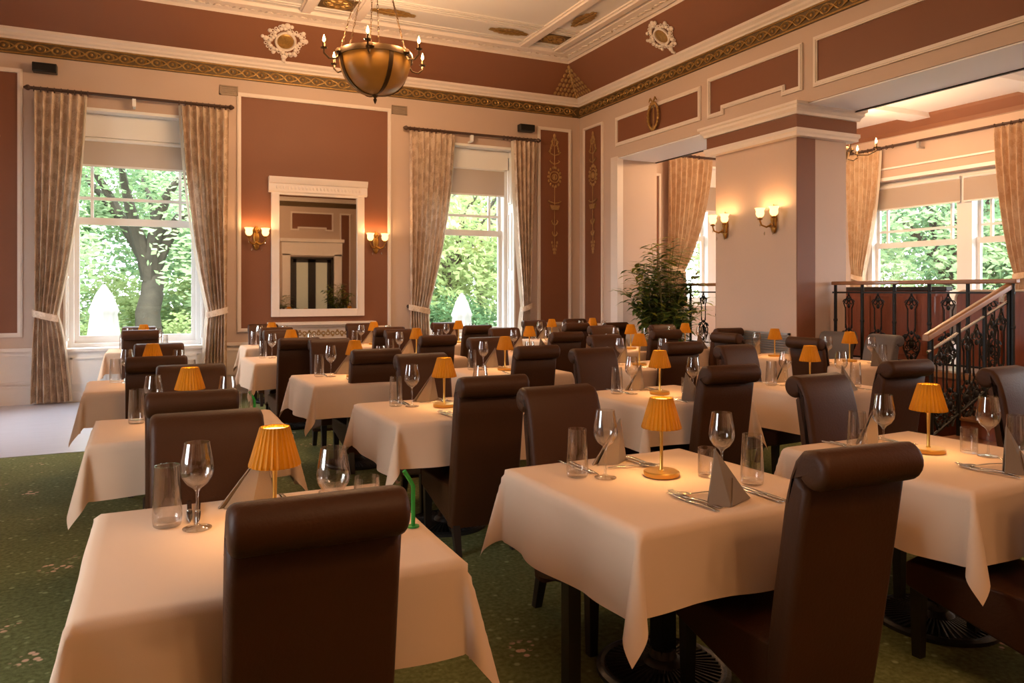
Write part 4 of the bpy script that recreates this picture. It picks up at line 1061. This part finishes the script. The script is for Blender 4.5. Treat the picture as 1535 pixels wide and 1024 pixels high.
for k in range(4):
    z1 = ZD - k * .165; st.box(6.42 + (3 - k) * .27, 3.0, 0, 7.34, 4.5, z1 - .02, 0) if k else None
    if k: st.box(6.42 + (3 - k) * .27 - .02, 3.0, z1 - .02, 6.42 + (3 - k) * .27 + .30, 4.5, z1, 1)
st.build('floor_steps', ['mahogany', 'rail'], kind='structure', smooth=False)
sr = thing('stair_balustrade', 'sloping oak handrail with black iron scrolls beside the steps', 'balustrade', (6.25, 4.47, 0))
dz = (1.57 - 1.06) / (7.5 - 6.18)
hr = lambda x: 1.06 + dz * (x - 6.18)
a = MB()
prof = [(-.034, -.03), (.034, -.03), (.034, .02), (.02, .035), (-.02, .035), (-.034, .02)]
vs = [(xx - 6.25, p, hr(xx) + q) for xx in (6.22, 7.46) for p, q in prof]; n_ = 6
a.add(vs, [(i, (i + 1) % n_, n_ + (i + 1) % n_, n_ + i) for i in range(n_)] + [tuple(range(n_)), tuple(range(2 * n_ - 1, n_ - 1, -1))]); a.build('handrail', 'rail', sr, bevel=.008)
a = MB(); a.tube([(6.25 - 6.25, 0, hr(6.25) - .14), (7.46 - 6.25, 0, hr(7.46) - .14)], .014, 6); a.build('bar', 'steel', sr)
a = MB(); a.tube([(0, 0, .16), (1.0, 0, .16 + dz * 1.0 + .1)], .014, 6); a.build('bar', 'iron', sr)
for xx in (6.30, 6.68, 7.06, 7.43):
    zb = max(0, min(ZD, .165 * (1 + int((xx - 6.69) / .27)))) if xx > 6.69 else 0
    a = MB(); a.tube([(xx - 6.25, 0, zb), (xx - 6.25, 0, hr(xx) - .02)], .02, 8); a.build('post', 'iron', sr)
for xx in (6.42, 6.56, 6.80, 6.94, 7.17, 7.31):
    a = MB(); h_ = hr(xx) - .16 - .22 - .3 * (xx - 6.3) * .5; ornament(a, T(xx - 6.25, 0, hr(xx) - .16 - h_), h_); a.build('scroll_panel', 'iron', sr, sharp=60)

bt = thing('booth_screen', 'mahogany panelled booth screen behind the iron railing', 'booth', (8.15, 6.2, ZD))
a = MB(); a.box(-.03, -.62, 0, .03, 1.0, .84); a.build('panelling', 'mahogany', bt, smooth=False)
for k in range(5):
    y = -.60 + k * .32; a = MB(); a.box(-.045, y + .02, .08, -.03, y + .28, .78); a.build('raised_panel', 'mahogany', bt, bevel=.01)
a = MB(); a.box(-.06, -.64, .84, .06, 1.02, .89); a.build('cap_rail', 'darkwood', bt, bevel=.01)
def booth_seat(x, y, wdt, label):
    root = thing('booth_bench', label, 'bench', (x, y, ZD), 0, 'round shouldered booth seats')
    def arch(k): return None
    poly = [(-wdt / 2, 0), (wdt / 2, 0), (wdt / 2, .72)] + [(wdt / 2 - .1 + .1 * cos(q), .74 + .1 * sin(q)) for q in [pi / 2 * i / 6 for i in range(1, 7)]] + [(-wdt / 2 + .1 - .1 * sin(q), .74 + .1 * cos(q)) for q in [pi / 2 * i / 6 for i in range(0, 6)]] + [(-wdt / 2, .72)]
    a = MB(); a.prism(poly, 0, .12, 'x', 0); a.build('back', 'mahogany', root, bevel=.015)
    a = MB(); a.tube([(-.005, p, q) for p, q in poly[2:]], .014, 6); a.build('piping', 'piping', root)
    a = MB(); a.box(.12, -wdt / 2, 0, .6, wdt / 2, .44); a.build('cushion', 'greyleather', root, bevel=.03)
booth_seat(8.2, 5.27, .50, 'round shouldered booth seat with cream piping next to the mahogany screen')
booth_seat(8.2, 4.74, .50, 'round shouldered booth seat with cream piping near the stair newel')
gs = thing('grey_banquette', 'grey padded banquette beyond the stair newel', 'banquette', (8.9, 3.9, ZD))
a = MB(); a.box(0, -.9, 0, .16, .72, .86); a.build('back', 'greyleather', gs, bevel=.04)
a = MB(); a.box(.16, -.9, 0, .66, .72, .44); a.build('seat', 'greyleather', gs, bevel=.03)

# ------------------------------------------------------------------ palm
def palm(loc, label, h=2.3, seed=5, n=22, spread=.52):
    rnd = random.Random(seed)
    root = thing('potted_palm', label, 'plant', loc)
    a = MB(); a.lathe([(.001, 0), (.17, 0), (.20, .05), (.23, .38), (.25, .40), (.25, .44), (.22, .44), (.21, .38), (.001, .38)], 24); a.build('pot', 'pot', root)
    a = MB(); a.disc(.215, .39, 24); a.build('soil', 'soil', root)
    stm = MB(); lv = MB()
    for i in range(n):
        q = rnd.uniform(0, 2 * pi); lean = rnd.uniform(.15, 1.0) * spread; hh = h * rnd.uniform(.55, 1.0) * (1 - .25 * lean)
        r0 = rnd.uniform(0, .1); p0 = Vector((r0 * cos(q), r0 * sin(q), .38)); pts = []
        for k in range(9):
            f = k / 8; pts.append(p0 + Vector((cos(q) * lean * f ** 1.7, sin(q) * lean * f ** 1.7, (hh - .38) * f - .1 * lean * f ** 3)))
        stm.tube(pts, [.009 - .006 * k / 8 for k in range(9)], 5)
        for k in range(60):
            f = .14 + .86 * k / 59; j = min(7, int(f * 8)); p = pts[j].lerp(pts[j + 1], f * 8 - j)
            ang = q + rnd.uniform(-1, 1) * .5 + (pi / 2 + rnd.uniform(-.5, .4)) * (1 if k % 2 else -1)
            L = rnd.uniform(.22, .42) * (1 - .35 * abs(f - .6)); dr = rnd.uniform(.1, .6); wv = rnd.uniform(.022, .040)
            d = Vector((cos(ang), sin(ang), .35)); sd_ = Vector((-sin(ang), cos(ang), 0))
            c = [p + d * L * g - Vector((0, 0, dr * L * g * g)) for g in (0, .35, .7, 1)]
            vs = [c[0], c[1] - sd_ * wv, c[1] + sd_ * wv, c[2] - sd_ * wv * .8, c[2] + sd_ * wv * .8, c[3]]
            lv.add(vs, [(0, 1, 2), (1, 3, 4, 2), (3, 5, 4)], 1 if rnd.random() < .38 else 0)
    stm.build('stems', 'stem', root); lv.build('foliage', ['leaf', 'leafy'], root, smooth=False, recalc=False)
palm((7.02, 9.35, 0), 'tall bushy palm in the archway left of the sconce column', 2.45, 5, 46, .66)
palm((5.95, -3.9, 0), 'potted palm beside the far double door seen in the mirror', 1.9, 9, 16, .5)
palm((4.0, -4.3, 0), 'small potted palm left of the double door seen in the mirror', 1.5, 11, 12, .4)

# ------------------------------------------------------------------ double door in the front wall (seen in the mirror)
dr = bpy.data.objects.new('door_1', None); C.objects.link(dr); dr.matrix_world = X_front; dr['kind'] = 'structure'
a = MB(); a.box(-5.98, -.02, 0, -5.90, .2, 2.75); a.box(-4.50, -.02, 0, -4.42, .2, 2.75); a.box(-5.98, -.02, 2.68, -4.42, .2, 2.75); a.build('frame', 'darkwood', dr, smooth=False)
for u0, u1 in ((-5.90, -5.20), (-5.20, -4.50)):
    a = MB(); a.box(u0, .04, 0, u0 + .14, .09, 2.68); a.box(u1 - .14, .04, 0, u1, .09, 2.68); a.box(u0, .04, 0, u1, .09, .55); a.box(u0, .04, 2.55, u1, .09, 2.68); a.build('leaf', 'darkwood', dr, smooth=False)
    a = MB(); a.box(u0 + .14, .06, .55, u1 - .14, .07, 2.55); a.build('frosted_pane', 'frosted', dr, smooth=False)
a = MB()
for u in (-6.14, -4.26): a.box(u - .14, -.08, 0, u + .14, 0, 2.85, 0, X_front)
a.box(-6.30, -.08, 2.80, -4.10, 0, 3.30, 0, X_front); a.box(-6.36, -.16, 3.30, -4.04, 0, 3.42, 0, X_front); a.build('trim_door', 'white', kind='structure', smooth=False)
a = MB(); a.box(-7.0, .3, -.1, -3.6, .35, 3.2, 0, X_front); a.build('wall_corridor', 'wall', kind='structure', smooth=False)

# ------------------------------------------------------------------ garden outside
GZ = -.85
a = MB(); a.box(-60, YB + .5, GZ - .1, 70, 90, GZ); a.box(XW + .5, -60, GZ - .1, 70, YB + .5, GZ); a.box(-60, -60, GZ - .1, XL - .5, YB + .5, GZ); a.build('ground', 'grass', kind='structure', smooth=False)
def crown_mesh(n, leaf, seed, flat=.75):
    rnd = random.Random(seed); mb = MB()
    cl_ = [(Vector((rnd.gauss(0, .5), rnd.gauss(0, .5), rnd.gauss(0, .42 * flat))), rnd.uniform(.22, .42)) for _ in range(22)]
    for i in range(n):
        c, r = cl_[i % 22]; d = Vector((rnd.gauss(0, 1), rnd.gauss(0, 1), rnd.gauss(0, 1))).normalized() * r * rnd.uniform(.55, 1.05)
        p = c + d; s = leaf * rnd.uniform(.6, 1.3)
        u = Vector((rnd.gauss(0, 1), rnd.gauss(0, 1), rnd.gauss(0, .6))).normalized(); v = u.orthogonal().normalized() * .55
        mb.add([p - u * s, p + v * s, p + u * s, p - v * s], [(0, 1, 2, 3)], 0)
    return mb
crowns = {}
def tree(x, y, trunk_h, R_c, H_c, m, label, tr=.25, seed=0, leaf=.022, n=15000, limbs=True):
    rnd = random.Random(seed); root = thing('garden_tree', label, 'tree', (x, y, GZ), rnd.uniform(0, 6))
    a = MB()
    tk = [(.06 * sin(j * 1.3), .05 * cos(j * 1.7), trunk_h * j / 7) for j in range(8)]
    a.tube(tk, [tr * (1.45 - .75 * (j / 7) ** .4 + .1 * (j == 7)) for j in range(8)], 14)
    if limbs:
        for k in range(7):
            q = k * 2 * pi / 7 + .4; sp_ = rnd.uniform(.3, .6); f_ = lambda t_: (R_c * sp_ * t_ ** 1.3 * cos(q + .5 * t_), R_c * sp_ * t_ ** 1.3 * sin(q + .5 * t_), trunk_h * .88 + (H_c * .9) * t_ ** .9 + .12 * sin(7 * t_ + k))
            a.tube([f_(t_ / 7) for t_ in range(8)], [tr * .62 * (1 - t_ / 8) ** 1.2 + .02 for t_ in range(8)], 8)
    a.build('trunk', 'bark', root)
    k = (m, leaf)
    if k not in crowns:
        o = crown_mesh(n, leaf, len(crowns) + 3).build('crown', m, root, smooth=False, recalc=False); crowns[k] = o.data
    else:
        o = bpy.data.objects.new('crown', crowns[k]); C.objects.link(o); o.parent = root
    o.location = (0, 0, trunk_h + H_c * (.34 if limbs else .45)); o.scale = (R_c, R_c, H_c); o.rotation_euler = (0, 0, rnd.uniform(0, 6))
tree(-.15, 22.0, 3.1, 4.6, 3.4, 'tleaf', 'large tree with thick forked trunk outside the window left of the mirror', .36, 1, .022)
tree(8.4, 22.0, 2.4, 4.4, 4.2, 'tleafy', 'bright lime tree outside the window right of the mirror', .25, 2, .024)
tree(5.5, 26.0, 2.6, 4.8, 4.6, 'tleafd', 'dark dense tree behind the lime tree', .25, 3, .022)
tree(11.5, 27.0, 2.6, 5, 5.2, 'tleaf', 'leafy tree beyond the window behind the palm', .3, 4, .022)
tree(-4.6, 27.0, 2.6, 5, 5.2, 'tleafd', 'dark tree deep in the garden beyond the left window', .3, 5, .022)
tree(1.2, 33.0, 3.0, 6.5, 6.0, 'tleafd', 'tall dark tree far behind the forked tree', .35, 6, .022)
tree(-7.5, 35.0, 3.0, 6.5, 6.5, 'tleaf', 'tall tree at the far end of the garden', .35, 7, .022)
tree(20.0, 13.5, 2.2, 4.6, 4.6, 'tleafd', 'dark tree outside the left half of the double window', .3, 8, .022)
tree(21.0, 8.0, 2.2, 4.6, 4.4, 'tleaf', 'leafy tree outside the right half of the double window', .3, 9, .022)
tree(18.0, 20.0, 2.4, 4.8, 5.0, 'tleafy', 'lime tree at the garden corner', .3, 10, .022)
tree(28.0, 18.0, 3.0, 7, 6.5, 'tleafd', 'tall dark tree far beyond the double window', .35, 11, .022)
for i, (x, y, r, h, m, lab) in enumerate(((-2.0, 19.0, 1.5, 1.0, 'tleafy', 'lime shrub left of the forked tree'), (1.6, 19.5, 1.7, 1.1, 'tleafy', 'lime shrub right of the forked tree'), (-4.0, 22, 1.9, 1.5, 'tleaf', 'green shrub in the far left of the garden'), (3.6, 24, 2.2, 1.6, 'tleafd', 'dark shrub behind the lime shrubs'), (7.0, 19.6, 1.8, 1.5, 'tleafd', 'dark shrub behind the parasol of the right window'), (9.2, 18.8, 1.8, 1.6, 'tleaf', 'green shrub right of the parasol of the right window'), (16.5, 11.5, 2.0, 1.9, 'tleaf', 'green shrub below the double window'), (17, 7.4, 2.0, 1.9, 'tleafd', 'dark shrub below the double window'), (-6.5, 20.5, 2.2, 1.9, 'tleaf', 'green shrub at the garden wall, far left'), (0.2, 25.5, 2.4, 2.0, 'tleafy', 'lime shrub straight behind the forked tree'), (-2.6, 23.5, 2.2, 1.8, 'tleaf', 'green shrub behind the left parasol'), (2.6, 21.5, 2.0, 1.7, 'tleaf', 'green shrub half hidden by the left curtain'), (5.0, 22.5, 2.2, 1.9, 'tleafy', 'lime shrub behind the right parasol'))):
    tree(x, y, .5, r, h, m, lab, .06, 20 + i, leaf=.04, n=6000, limbs=False)
    bpy.data.objects[-1] if False else None
for o in bpy.data.objects:
    if o.type == 'EMPTY' and 'shrub' in str(o.get('label', '')): o.name = 'garden_shrub'; o['category'] = 'shrub'
def parasol(x, y, ztop, label):
    root = thing('closed_parasol', label, 'parasol', (x, y, GZ), 0, 'closed garden parasols'); h = ztop - GZ
    a = MB(); a.tube([(0, 0, 0), (0, 0, h)], .022, 8); a.lathe([(.001, 0), (.25, 0), (.25, .05), (.05, .08), (.001, .09)], 16); a.build('pole', 'steel', root)
    a = MB(); a.lathe([(.26, h - 2.0), (.28, h - 1.6), (.25, h - 1.0), (.20, h - .55), (.23, h - .5), (.13, h - .2), (.02, h)], 32, mod=lambda k, z: 1 + .13 * cos(k * pi / 2)); a.build('canopy', 'canvas', root, sharp=180)
parasol(-.88, 15.7, 1.62, 'closed white parasol outside the window left of the mirror')
parasol(6.2, 15.7, 1.45, 'closed white parasol outside the window right of the mirror')
